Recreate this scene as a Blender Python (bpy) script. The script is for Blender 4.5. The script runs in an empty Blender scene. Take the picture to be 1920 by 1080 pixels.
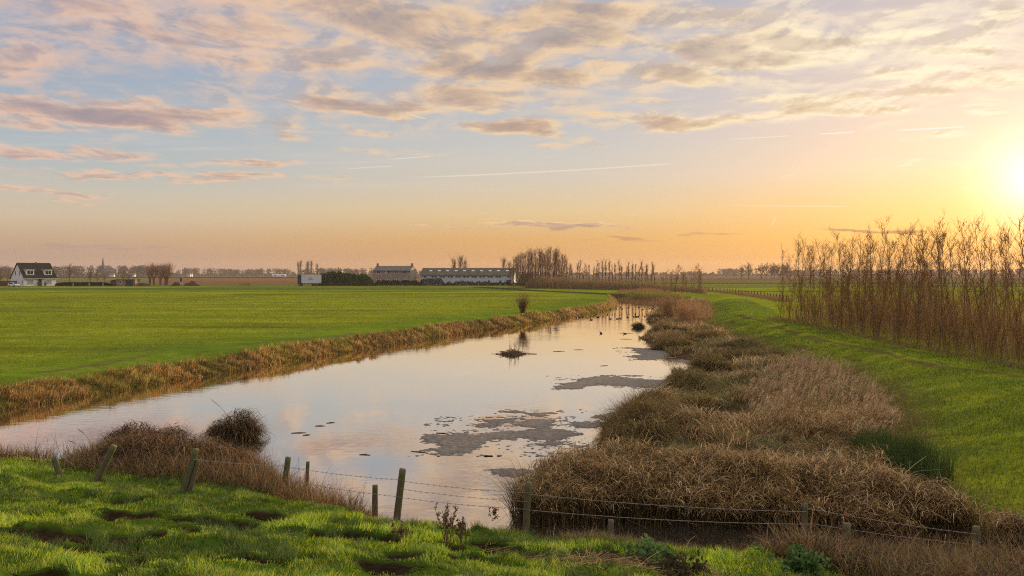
import bpy, math, random
import numpy as np
from mathutils import Vector
RNG = np.random.default_rng(11)
random.seed(5)
R = math.radians
SC = bpy.context.scene
COL = SC.collection
# ---------------------------------------------------------------- survey of the place
# the photograph was surveyed with a 28 mm lens, eye 5.5 m above the river, horizon level
EYE, FOC, HOR, MID = 5.5, 1493.0, 514.0, 960.0
def at(px, py, z=0.0):
    y = FOC * (EYE - z) / (py - HOR)
    return ((px - MID) / FOC * y, y)
def poly(pts, z=0.0):
    return np.array([at(a, b, z) for a, b in pts])
SUN_AZ, SUN_EL = R(33.4), R(5.5)
SUN_DIR = Vector((math.sin(SUN_AZ) * math.cos(SUN_EL), math.cos(SUN_AZ) * math.cos(SUN_EL), math.sin(SUN_EL)))

# ---------------------------------------------------------------- tagging
def tag(o, label=None, cat=None, group=None, kind=None):
    if label: o['label'] = label
    if cat: o['category'] = cat
    if group: o['group'] = group
    if kind: o['kind'] = kind
    return o
def empty(name, loc, rz=0.0):
    o = bpy.data.objects.new(name, None); COL.objects.link(o)
    o.location = loc; o.rotation_euler = (0, 0, rz); o.empty_display_size = 0.3
    return o
def copy_tree(o, parent=None):
    c = o.copy(); COL.objects.link(c)
    if parent: c.parent = parent
    for ch in list(o.children): copy_tree(ch, c)
    return c

# ---------------------------------------------------------------- numpy meshes
def mesh_np(name, V, Q=None, T=None, mat=None, parent=None, col=None, smooth=False, attrs=None, link=True):
    V = np.asarray(V, np.float32).reshape(-1, 3)
    me = bpy.data.meshes.new(name)
    me.vertices.add(len(V)); me.vertices.foreach_set('co', V.ravel())
    parts, starts, n = [], [], 0
    if Q is not None and len(Q):
        Q = np.asarray(Q, np.int32); parts.append(Q.ravel()); starts.append(np.arange(len(Q)) * 4); n = Q.size
    if T is not None and len(T):
        T = np.asarray(T, np.int32); parts.append(T.ravel()); starts.append(n + np.arange(len(T)) * 3)
    L = np.concatenate(parts).astype(np.int32); S = np.concatenate(starts).astype(np.int32)
    me.loops.add(len(L)); me.loops.foreach_set('vertex_index', L)
    me.polygons.add(len(S)); me.polygons.foreach_set('loop_start', S)
    if smooth: me.polygons.foreach_set('use_smooth', np.ones(len(S), bool))
    if col is not None:
        c = np.ones((len(V), 4), np.float32); c[:, :3] = col
        a = me.color_attributes.new('col', 'FLOAT_COLOR', 'POINT'); a.data.foreach_set('color', c.ravel())
    for k, v in (attrs or {}).items():
        a = me.attributes.new(k, 'FLOAT', 'POINT'); a.data.foreach_set('value', np.asarray(v, np.float32))
    me.update(calc_edges=True)
    if mat: me.materials.append(mat)
    o = bpy.data.objects.new(name, me)
    if link: COL.objects.link(o)
    if parent: o.parent = parent
    return o

# ---------------------------------------------------------------- noise
def _hash(ix, iy, seed):
    h = (ix.astype(np.int64) * 374761393 + iy.astype(np.int64) * 668265263 + seed * 1442695041) & 0x7fffffff
    h = ((h ^ (h >> 13)) * 1274126177) & 0x7fffffff
    return ((h ^ (h >> 16)) & 0xffff) / 65535.0
def vnoise(x, y, s, seed=0):
    x = np.asarray(x, float) / s; y = np.asarray(y, float) / s
    ix, iy = np.floor(x), np.floor(y); fx, fy = x - ix, y - iy
    fx = fx * fx * (3 - 2 * fx); fy = fy * fy * (3 - 2 * fy)
    a, b = _hash(ix, iy, seed), _hash(ix + 1, iy, seed)
    c, d = _hash(ix, iy + 1, seed), _hash(ix + 1, iy + 1, seed)
    return (a * (1 - fx) + b * fx) * (1 - fy) + (c * (1 - fx) + d * fx) * fy
def fbm(x, y, s, seed=0, o=3):
    t, w, k = 0, 0.5, 0.0
    for i in range(o):
        t = t + w * vnoise(x, y, s / 2.1 ** i, seed + i * 7); k += w; w *= 0.5
    return t / k
def sstep(a, b, v):
    t = np.clip((v - a) / (b - a), 0, 1); return t * t * (3 - 2 * t)
def inside(pg, x, y):
    r = np.zeros(x.shape, bool); n = len(pg)
    for i in range(n):
        x0, y0 = pg[i]; x1, y1 = pg[(i + 1) % n]
        if y0 == y1: continue
        c = ((y0 > y) != (y1 > y)) & (x < (x1 - x0) * (y - y0) / (y1 - y0) + x0)
        r ^= c
    return r
def linedist(pl, x, y, closed=False):
    d = np.full(x.shape, 1e18); n = len(pl)
    for i in range(n if closed else n - 1):
        ax, ay = pl[i]; bx, by = pl[(i + 1) % n]
        dx, dy = bx - ax, by - ay; l2 = dx * dx + dy * dy + 1e-9
        t = np.clip(((x - ax) * dx + (y - ay) * dy) / l2, 0, 1)
        d = np.minimum(d, (x - ax - t * dx) ** 2 + (y - ay - t * dy) ** 2)
    return np.sqrt(d)

# ---------------------------------------------------------------- outlines of the place
LEFT_BANK = [(1148, 560), (1156, 567), (1157, 573), (1148, 579), (1120, 585), (1080, 592), (1030, 601), (1000, 606), (960, 612), (905, 619),
             (840, 630), (760, 642), (680, 656), (620, 665), (580, 672), (530, 680), (480, 689), (400, 703), (330, 714), (275, 723),
             (180, 740), (100, 753), (0, 770), (-160, 800), (-420, 850), (-760, 905)]
NEAR_BANK = [(-760, 925), (-300, 880), (-80, 864), (40, 862), (120, 864), (170, 850), (230, 842), (345, 848), (430, 866), (490, 884), (520, 905),
             (560, 930), (620, 956), (690, 976), (760, 992), (830, 1004), (980, 1022), (1100, 1030), (1210, 1044), (1260, 1056), (1330, 1062), (1420, 1052),
             (1500, 1052), (1560, 1058), (1700, 1066), (1920, 1088), (2400, 1160)]
RIGHT_BANK = [(2400, 1095), (1920, 1042), (1720, 1012), (1560, 998), (1420, 986), (1300, 979), (1150, 976), (1010, 978), (972, 960), (1000, 938), (1100, 905),
              (1160, 872), (1150, 850), (1128, 826), (1132, 800), (1168, 772), (1215, 752), (1262, 738), (1270, 728), (1243, 718), (1252, 704),
              (1300, 692), (1345, 688), (1350, 676), (1300, 676), (1258, 668), (1240, 656), (1232, 647), (1196, 634), (1215, 626), (1236, 610), (1214, 603),
              (1214, 592), (1236, 582), (1241, 572), (1238, 564)]
WATER = poly(LEFT_BANK + NEAR_BANK + RIGHT_BANK)
LEFTW, NEARW, RIGHTW = poly(LEFT_BANK), poly(NEAR_BANK), poly(RIGHT_BANK)
BED_EDGE = [(1318, 562), (1322, 585), (1318, 606), (1352, 625), (1410, 648), (1480, 674), (1570, 702), (1630, 742), (1665, 785), (1640, 830), (1610, 872), (1660, 918),
            (1760, 962), (1920, 1016), (2400, 1086)]
BED = np.concatenate([poly(BED_EDGE, 0.4), RIGHTW])
def fence_d(x, y): return ((16.1 - 0.36 * x) - y) / 1.063
RUT = poly([(1370, 590), (1400, 598), (1432, 606), (1470, 620), (1545, 640), (1640, 660), (1750, 690), (1920, 716), (2100, 740)], 1.15)
SCRAPE = poly([(85, 697), (180, 684), (280, 666), (370, 655), (470, 645), (560, 636), (660, 627)], 1.0)
SOIL = [(227, 940, .30), (245, 964, .55), (133, 938, .18), (122, 1008, .42), (160, 1030, .3), (220, 1054, .5), (284, 1044, .5), (262, 1003, .36), (216, 1020, .32),
        (410, 960, .36), (346, 974, .32), (437, 980, .5), (496, 968, .5), (617, 1003, .35), (14, 920, .28), (14, 1005, .3), (373, 1003, .2), (296, 1070, .55),
        (447, 1054, .5), (353, 994, .22), (467, 1032, .3), (30, 910, .3), (537, 1050, .3), (620, 1003, .25), (690, 1006, .32), (653, 985, .26), (722, 1012, .25),
        (915, 1012, .35), (940, 1030, .4), (1000, 1034, .3), (1130, 1038, .35), (760, 1040, .3), (745, 1060, .4), (870, 1045, .3)]
MOUNDS = [(1190, 810, 1.5, 1.0), (1150, 835, 1.1, .8), (1215, 775, 1.2, .9), (1290, 735, 1.2, .8), (1275, 722, .9, .7), (1340, 700, 1.3, .75), (1320, 670, 1.5, .8), (1255, 640, 1.6, .8), (1240, 650, 1.2, .7),
    (1385, 655, 1.6, .7), (1440, 690, 1.6, .7), (1250, 620, 2.0, .8), (1380, 760, 1.2, .6), (1300, 800, 1.1, .6), (1330, 770, 1.0, .55), (1420, 720, 1.3, .6)]
MOUNDS = [(*at(a, b, .3), r, h) for a, b, r, h in MOUNDS]
def mound(x, y):
    v = np.zeros(np.shape(x))
    for a, b, r, h in MOUNDS: v = np.maximum(v, h * np.exp(-(((x - a) / r) ** 2 + ((y - b) / r) ** 2) ** 1.4))
    return v
def fg_height(d):
    return np.where(d < 0, 0.45 + 0.06 * d, np.where(d < 7, 0.45 + 0.19 * d, np.minimum(1.78 + (d - 7) * 0.33, 3.8)))
_soil_xy = []
for a, b, s in SOIL:
    z = 0.9
    for _ in range(6):
        q = at(a, b, z); z = float(fg_height(np.array(fence_d(q[0], q[1]))))
    _soil_xy.append((q[0], q[1], s))
def soil_mask(x, y):
    m = sstep(.66, .74, fbm(x, y, .62, 177, 2)) * sstep(.40, .55, fbm(x, y, 2.6, 178))
    n = fbm(x, y, 0.35, 77)
    for a, b, s in _soil_xy:
        m = np.maximum(m, 1 - sstep(0.75, 1.2, np.sqrt(((x - a) / (s * (1.3 if s < .45 else 1.1))) ** 2 + ((y - b) / (s * (1.2 if s < .45 else .9))) ** 2) + (n - .5) * 1.1))
    return m
def classify(x, y):
    dW = linedist(WATER, x, y, True); inW = inside(WATER, x, y)
    inB = inside(BED, x, y)
    dB = linedist(poly(BED_EDGE, 0.4), x, y)
    df = fence_d(x, y)
    near = (df > -4.6) & ~inB & (y < 26)
    right = (x > np.interp(y, [20, 28.7, 44, 77, 171, 400], [-9, -6.9, -1.8, 7.3, 26, 70])) & ~near
    return dW, inW, inB, dB, df, near, right
def height(x, y, full=False):
    x = np.asarray(x, float); y = np.asarray(y, float)
    dW, inW, inB, dB, df, near, right = classify(x, y)
    dist = np.hypot(x, y)
    fl = 1.0 + 0.05 * (fbm(x, y, 9, 3) - .5)
    fr = 1.0 + 0.35 * sstep(8, 22, x) + 0.25 * (fbm(x, y, 6, 4) - .5) * (1 - sstep(60, 150, dist))
    bed = 0.08 + 0.3 * fbm(x, y, 2.5, 5) + 0.25 * sstep(2, 9, dW) + .42 * mound(x, y) + .18 * sstep(.5, .8, fbm(x, y, 1.9, 6)) * sstep(.6, 2, dW)
    T = np.where(near, fg_height(df), np.where(right, np.where(inB, bed, bed + (fr - bed) * sstep(0, 4.5, dB)), fl))
    wb = np.where(near, 1.7, np.where(right, 1.2, 1.7))
    prof = sstep(-0.15, 1.0, dW / wb)
    z = T * prof
    hum = (fbm(x, y, 0.6, 9) - .5) * 0.30 + (fbm(x, y, 1.9, 19) - .5) * 0.26
    z = z + np.where(near, hum * (1 - sstep(26, 34, dist)) * sstep(-.5, 1.0, df), 0)
    if full: z = z - 0.07 * soil_mask(x, y) * near
    # far dike carrying the green band on the left
    z = z + 1.6 * sstep(0, 12, 22 - np.abs(y - 0.12 * x - 960)) * (1 - sstep(-60, 60, x))
    z = np.where(inW, -np.minimum(0.9, 0.02 + dW * 0.5), z)
    if full: return z, (dW, inW, inB, dB, df, near, right)
    return z
# ---------------------------------------------------------------- node helpers
def lin(c):
    return tuple((v / 255 / 12.92) if v / 255 <= 0.04045 else ((v / 255 + 0.055) / 1.055) ** 2.4 for v in c)
class NT:
    def __init__(s, nt): s.nt = nt; nt.nodes.clear()
    def n(s, t, **k):
        x = s.nt.nodes.new(t)
        for a, b in k.items(): setattr(x, a, b)
        return x
    def l(s, a, b): s.nt.links.new(a, b)
    def put(s, sock, v):
        if hasattr(v, 'is_output'): s.l(v, sock)
        else: sock.default_value = v
    def m(s, op, a, b=None, c=None, clamp=False):
        x = s.n('ShaderNodeMath', operation=op, use_clamp=clamp)
        for i, v in enumerate((a, b, c)):
            if v is not None: s.put(x.inputs[i], v)
        return x.outputs[0]
    def v(s, op, a, b=None, scale=None):
        x = s.n('ShaderNodeVectorMath', operation=op)
        s.put(x.inputs[0], a)
        if b is not None: s.put(x.inputs[1], b)
        if scale is not None: s.put(x.inputs['Scale'], scale)
        return x.outputs['Value'] if op in ('DOT_PRODUCT', 'LENGTH', 'DISTANCE') else x.outputs[0]
    def rng(s, v, a, b, c=0.0, d=1.0, t='SMOOTHSTEP'):
        x = s.n('ShaderNodeMapRange', interpolation_type=t)
        s.put(x.inputs[0], v); s.put(x.inputs[1], a); s.put(x.inputs[2], b); s.put(x.inputs[3], c); s.put(x.inputs[4], d)
        return x.outputs[0]
    def mix(s, f, a, b, blend='MIX'):
        x = s.n('ShaderNodeMix', data_type='RGBA', blend_type=blend, clamp_factor=True)
        s.put(x.inputs[0], f)
        for i, v in ((6, a), (7, b)):
            if isinstance(v, tuple) and len(v) == 3: v = v + (1,)
            s.put(x.inputs[i], v)
        return x.outputs[2]
    def noise(s, vec, scale, detail=4, rough=0.55, dist=0.0):
        x = s.n('ShaderNodeTexNoise'); s.put(x.inputs['Vector'], vec)
        x.inputs['Scale'].default_value = scale; x.inputs['Detail'].default_value = detail
        x.inputs['Roughness'].default_value = rough; x.inputs['Distortion'].default_value = dist
        return x.outputs[0]
    def ramp(s, v, stops, interp='LINEAR'):
        x = s.n('ShaderNodeValToRGB'); e = x.color_ramp.elements; x.color_ramp.interpolation = interp
        while len(e) < len(stops): e.new(0.5)
        for i, (p, c) in enumerate(stops): e[i].position = p; e[i].color = tuple(c) + (1,)
        s.put(x.inputs[0], v); return x.outputs[0]
def new_mat(name):
    m = bpy.data.materials.new(name); m.use_nodes = True
    return m, NT(m.node_tree)
def solid(name, c, rough=0.7, var=0.15, scale=2.0, metal=0.0, bump=0.0, stretch=None, spec=0.4):
    m, t = new_mat(name)
    co = t.n('ShaderNodeTexCoord').outputs['Object']
    if stretch: co = t.v('MULTIPLY', co, stretch)
    f = t.noise(co, scale, 5, 0.6)
    k = t.rng(f, 0.3, 0.7, 1 - var, 1 + var, 'LINEAR')
    p = t.n('ShaderNodeBsdfPrincipled')
    cc = t.v('SCALE', c, scale=k); t.l(cc, p.inputs['Base Color'])
    p.inputs['Roughness'].default_value = rough; p.inputs['Metallic'].default_value = metal
    p.inputs['Specular IOR Level'].default_value = spec
    if bump:
        b = t.n('ShaderNodeBump'); b.inputs['Strength'].default_value = bump; b.inputs['Distance'].default_value = 0.02
        t.l(f, b.inputs['Height']); t.l(b.outputs[0], p.inputs['Normal'])
    t.l(p.outputs[0], t.n('ShaderNodeOutputMaterial').inputs[0])
    return m
def veg_mat(name, trans=0.4, gain=1.0, fixed=None, gloss=0.0):
    m, t = new_mat(name)
    if fixed is None: c = t.n('ShaderNodeAttribute', attribute_name='col').outputs['Color']
    else:
        co = t.n('ShaderNodeTexCoord').outputs['Object']; f = t.noise(co, 1.3, 3)
        c = t.v('SCALE', fixed, scale=t.rng(f, .3, .7, .7, 1.3, 'LINEAR'))
    if gain != 1: c = t.v('SCALE', c, scale=gain)
    d = t.n('ShaderNodeBsdfDiffuse'); t.l(c, d.inputs[0]); sh = d.outputs[0]
    if trans > 0:
        r = t.n('ShaderNodeBsdfTranslucent'); t.l(c, r.inputs[0])
        x = t.n('ShaderNodeMixShader'); x.inputs[0].default_value = trans; t.l(sh, x.inputs[1]); t.l(r.outputs[0], x.inputs[2]); sh = x.outputs[0]
    if gloss > 0:
        g = t.n('ShaderNodeBsdfGlossy'); g.inputs['Roughness'].default_value = 0.45; g.inputs[0].default_value = (.8, .8, .8, 1)
        x = t.n('ShaderNodeMixShader'); x.inputs[0].default_value = gloss; t.l(sh, x.inputs[1]); t.l(g.outputs[0], x.inputs[2]); sh = x.outputs[0]
    t.l(sh, t.n('ShaderNodeOutputMaterial').inputs[0])
    return m
M = {}
M['grass'] = veg_mat('grass_blades', 0.45, gloss=0.03)
M['reed'] = veg_mat('dry_reed', 0.40, gloss=0.02)
M['bark'] = veg_mat('bark', 0.0, fixed=(0.19, 0.13, 0.08))
M['bark_pale'] = veg_mat('bark_pale', 0.0, fixed=(0.17, 0.12, 0.085))
M['twig'] = veg_mat('twigs', 0.3, fixed=(0.32, 0.19, 0.095))
M['twig_far'] = veg_mat('twigs_far', 0.15, fixed=(0.30, 0.19, 0.13))
M['wood_far'] = veg_mat('wood_far', 0.0, fixed=(0.10, 0.08, 0.072))
M['leaf_dry'] = veg_mat('leaf_dry', 0.45, fixed=(0.34, 0.16, 0.045))
M['conifer'] = veg_mat('conifer', 0.3, fixed=(0.055, 0.115, 0.04))
M['leaf_green'] = veg_mat('leaf_green', 0.4, fixed=(0.09, 0.19, 0.05), gloss=0.03)

# ---------------------------------------------------------------- camera, render settings
cam = bpy.data.cameras.new('camera'); co = bpy.data.objects.new('camera', cam); COL.objects.link(co)
co.location = (0, 0, EYE); co.rotation_euler = (R(90), 0, 0)
cam.sensor_width = 36; cam.lens = 36 * FOC / 1920; cam.shift_y = -(540 - HOR) / 1920
cam.clip_start = 0.1; cam.clip_end = 120000
SC.camera = co
SC.view_settings.view_transform = 'Standard'; SC.view_settings.look = 'None'; SC.view_settings.exposure = 0.0; SC.view_settings.gamma = 1
SC.render.engine = 'CYCLES'
SC.cycles.use_denoising = False; SC.cycles.denoising_prefilter = 'ACCURATE'; SC.cycles.use_adaptive_sampling = False; SC.cycles.sampling_pattern = 'BLUE_NOISE'; SC.cycles.sample_clamp_direct = 12; SC.cycles.filter_width = 1.1
SC.cycles.max_bounces = 6; SC.cycles.diffuse_bounces = 3; SC.cycles.glossy_bounces = 3; SC.cycles.transmission_bounces = 4
SC.cycles.volume_bounces = 0; SC.cycles.transparent_max_bounces = 8; SC.cycles.caustics_reflective = False; SC.cycles.caustics_refractive = False
SC.cycles.sample_clamp_indirect = 6

# ---------------------------------------------------------------- sun
sl = bpy.data.lights.new('sun', 'SUN'); sl.energy = 5.0; sl.angle = R(0.55); sl.color = (1.0, 0.66, 0.36)
so = bpy.data.objects.new('sun', sl); COL.objects.link(so)
so.rotation_euler = (-SUN_DIR).to_track_quat('-Z', 'Y').to_euler(); so.location = (60, 95, 30)

# ---------------------------------------------------------------- sky
def build_sky():
    w = bpy.data.worlds.new('World'); SC.world = w; w.use_nodes = True
    t = NT(w.node_tree)
    D = t.v('NORMALIZE', t.n('ShaderNodeTexCoord').outputs['Generated'])
    sp = t.n('ShaderNodeSeparateXYZ'); t.l(D, sp.inputs[0]); X, Y, Z = sp.outputs
    el = t.m('MULTIPLY', t.m('ARCSINE', Z), 57.2958)
    az = t.m('MULTIPLY', t.m('ARCTAN2', X, Y), 57.2958)
    e = t.m('DIVIDE', el, 40.0, clamp=True)
    def col(st): return t.ramp(e, [(a / 40, lin(c)) for a, c in st])
    left = col([(0, (186, 155, 140)), (1.2, (191, 160, 140)), (2.2, (204, 172, 144)), (3.6, (214, 193, 166)), (5.2, (206, 199, 184)), (7, (186, 194, 197)), (10, (172, 187, 199)), (14, (158, 175, 198)), (19, (152, 169, 195)), (40, (150, 178, 214))])
    mid = col([(0, (206, 152, 106)), (1, (211, 158, 106)), (2.5, (221, 172, 112)), (4.4, (226, 198, 154)), (6.5, (215, 203, 186)), (8.5, (206, 203, 199)), (12, (190, 195, 204)), (16, (176, 184, 202)), (22, (172, 180, 202)), (40, (172, 186, 210))])
    right = col([(0, (208, 150, 86)), (1, (214, 156, 86)), (2.5, (232, 176, 98)), (4.5, (234, 193, 136)), (7, (234, 208, 186)), (10, (224, 206, 198)), (14, (208, 197, 200)), (19, (194, 188, 198)), (28, (190, 188, 204)), (40, (188, 192, 212))])
    a1 = t.rng(az, -33, 2); a2 = t.rng(az, 2, 27)
    base = t.mix(a2, t.mix(a1, left, mid), right)
    # away from the sun the sky is a soft blue
    back = t.rng(t.v('DOT_PRODUCT', D, (math.sin(SUN_AZ), math.cos(SUN_AZ), 0)), 0.15, -0.5)
    base = t.mix(back, base, lin((132, 150, 182)))
    base = t.v('SCALE', base, scale=10.0)
    ns = t.n('ShaderNodeTexSky', sky_type='NISHITA'); ns.sun_disc = False; ns.sun_elevation = SUN_EL; ns.sun_rotation = SUN_AZ
    ns.air_density = 1.2; ns.dust_density = 2.0
    base = t.mix(0.12, base, ns.outputs[0])
    # clouds: a sheet overhead, noise in the plane of the sheet, gathered into banks
    zz = t.m('ADD', t.m('MAXIMUM', Z, 0.0), 0.055)
    cx = t.m('DIVIDE', X, zz); cy = t.m('DIVIDE', Y, zz)
    cv = t.n('ShaderNodeCombineXYZ'); t.l(cx, cv.inputs[0]); t.l(cy, cv.inputs[1])
    def plane(off): return t.v('ADD', cv.outputs[0], off)
    # skewed so the rolls run toward the sun
    def cn(off, sc, det, ro):
        q = t.v('MULTIPLY', plane(off), (1.0, 0.8, 1)); return t.noise(q, sc, det, ro, 0.25)
    n1 = cn((3.1, 1.7, 0), 2.9, 10, 0.62)
    n2 = cn((3.1 + 0.04, 1.7 + 0.07, 0), 2.9, 7, 0.62)
    big = cn((9.3, 4.2, 0), 0.55, 3, 0.5)
    ae = t.n('ShaderNodeCombineXYZ'); t.l(az, ae.inputs[0]); t.l(el, ae.inputs[1])
    wt = t.n('ShaderNodeTexNoise'); t.put(wt.inputs['Vector'], t.v('MULTIPLY', ae.outputs[0], (0.18, 0.5, 0))); wt.inputs['Scale'].default_value = 1; wt.inputs['Detail'].default_value = 5
    wv = t.v('MULTIPLY', t.v('SUBTRACT', wt.outputs['Color'], (0.5, 0.5, 0.5)), (9.0, 2.2, 0))
    aw = t.v('ADD', ae.outputs[0], wv)
    cover = None
    for (px, py, rx, ry, sk, wgt) in CLOUDS:
        A = math.degrees(math.atan((px - MID) / FOC)); E = math.degrees(math.atan((HOR - py) / math.hypot(FOC, px - MID)))
        ra = rx / 24.0 * 0.92 * math.cos(math.radians(A)) ** 2; re = ry / 26.0
        d = t.v('SUBTRACT', aw, (A, E, 0))
        if sk:
            ds = t.n('ShaderNodeVectorRotate', rotation_type='Z_AXIS'); t.l(d, ds.inputs['Vector']); ds.inputs['Angle'].default_value = R(sk); d = ds.outputs[0]
        r = t.v('LENGTH', t.v('MULTIPLY', d, (1 / ra, 1 / re, 0)))
        b = t.rng(r, 1.65, 0.25, 0.0, wgt)
        cover = b if cover is None else t.m('MAXIMUM', cover, b)
    # out of the photograph the sheet goes on
    outside = t.m('MAXIMUM', t.m('MULTIPLY', t.rng(el, 15.5, 22), 0.62), t.m('MULTIPLY', t.rng(el, 7.5, 13), 0.46))
    outside = t.m('MAXIMUM', outside, t.m('MULTIPLY', t.rng(t.m('ABSOLUTE', az), 36, 50), t.m('MULTIPLY', t.rng(el, 5, 12), 0.5)))
    cover = t.m('MAXIMUM', cover, outside)
    dens = t.m('ADD', t.m('ADD', t.m('MULTIPLY', n1, 1.55), t.m('MULTIPLY', cover, 0.85)), t.m('MULTIPLY', big, 0.25))
    alpha = t.rng(dens, 1.02, 1.76)
    thick = t.rng(dens, 1.3, 1.95)
    lit = t.m('ADD', 0.55, t.m('MULTIPLY', t.m('SUBTRACT', n1, n2), 7.0), clamp=True)
    def tri(l, m_, r): return t.v('SCALE', t.mix(a2, t.mix(a1, lin(l), lin(m_)), lin(r)), scale=10.0)
    bright = t.mix(0.0, tri((238, 194, 166), (250, 212, 162), (255, 240, 205)), (0, 0, 0)); bright = t.v('SCALE', bright, scale=t.m('ADD', 1.0, t.m('MULTIPLY', a2, .12)))
    dark = tri((152, 142, 152), (170, 146, 138), (222, 182, 128))
    darkhi = tri((138, 138, 156), (148, 140, 148), (182, 164, 154))
    dark = t.mix(t.rng(el, 8, 17), dark, darkhi)
    k = t.m('MULTIPLY', t.m('SUBTRACT', 1.15, t.m('MULTIPLY', thick, t.m('SUBTRACT', 1.0, t.m('MULTIPLY', a2, .4)))), t.m('ADD', 0.35, t.m('MULTIPLY', lit, 0.9)), clamp=True)
    cc = t.mix(k, dark, bright)
    # low flat bars are seen edge on and stay dark
    cc = t.mix(t.rng(el, 4.0, 2.6), cc, tri((168, 146, 140), (196, 150, 112), (206, 150, 92)))
    sky = t.mix(t.m('MULTIPLY', alpha, 0.95), base, cc)
    # thin cirrus veil
    cir = t.noise(t.v('MULTIPLY', plane((0, 5, 0)), (0.5, 2.6, 1)), 1.1, 7, 0.62, 0.6)
    sky = t.mix(t.m('MULTIPLY', t.rng(cir, 0.5, 0.78), t.m('MULTIPLY', t.rng(el, 3.5, 8), 0.45)), sky, tri((214, 206, 204), (230, 208, 190), (252, 226, 200)))
    # contrails: thin streaks of ice cloud
    for (xa, ya), (xb, yb), wid, amt in [((1672, 245), (1815, 237), 1.5, .8), ((1530, 252), (1606, 247), 1.3, .7), ((1360, 262), (1487, 254), 1.2, .4), ((735, 334), (1280, 305), 1.6, .4), ((640, 317), (740, 311), 1.2, .3), ((763, 213), (800, 223), 1.0, .5), ((1345, 385), (1600, 387), 1.0, .3), ((1446, 424), (1456, 405), 1.0, .4), ((725, 299), (810, 293), 1.0, .45)]:
        pa, pb = [np.array([math.degrees(math.atan((q[0] - MID) / FOC)), math.degrees(math.atan((HOR - q[1]) / math.hypot(FOC, q[0] - MID)))]) for q in ((xa, ya), (xb, yb))]
        dd = pb - pa; ln = float(np.hypot(*dd)); dd = dd / ln; rel = t.v('SUBTRACT', ae.outputs[0], (float(pa[0]), float(pa[1]), 0))
        s_ = t.v('DOT_PRODUCT', rel, (float(dd[0]), float(dd[1]), 0)); q_ = t.m('ABSOLUTE', t.v('DOT_PRODUCT', rel, (float(-dd[1]), float(dd[0]), 0)))
        k_ = t.m('MULTIPLY', t.rng(q_, wid * .045, wid * .012), t.m('MULTIPLY', t.rng(s_, 0.0, ln * .25), t.rng(s_, ln * 1.0, ln * .9)))
        sky = t.mix(t.m('MULTIPLY', k_, amt), sky, tri((250, 230, 215), (255, 236, 214), (255, 250, 240)))
    # glow round the sun
    ang = t.m('MULTIPLY', t.m('ARCCOSINE', t.m('MINIMUM', t.v('DOT_PRODUCT', D, tuple(SUN_DIR)), 0.999999)), 57.2958)
    g1 = t.m('POWER', t.rng(ang, 7.5, 0.0, 0, 1, 'LINEAR'), 2.2)
    g2 = t.m('POWER', t.rng(ang, 15.0, 0.0, 0, 1, 'LINEAR'), 2.0)
    g3 = t.m('POWER', t.rng(ang, 5.0, 0.0, 0, 1, 'LINEAR'), 2.4)
    glow = t.v('ADD', t.v('SCALE', (2.6, 2.2, 1.75), scale=g1), t.v('SCALE', (.75, .56, 0.42), scale=g2))
    glow = t.v('ADD', glow, t.v('SCALE', (9.0, 8.2, 6.8), scale=g3))
    sky = t.v('ADD', sky, glow)
    # overhead, above the picture, the open sky is brighter
    up = t.rng(el, 21, 45, 1.0, 1.6)
    sky = t.v('SCALE', sky, scale=up)
    below = t.rng(el, -0.6, -3.0)
    sky = t.mix(below, sky, (0.6, 0.55, 0.4))
    bg = t.n('ShaderNodeBackground'); bg.inputs[1].default_value = 0.1; t.l(sky, bg.inputs[0])
    t.l(bg.outputs[0], t.n('ShaderNodeOutputWorld').inputs[0])
    w.cycles.sampling_method = 'MANUAL'; w.cycles.sample_map_resolution = 1024
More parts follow.
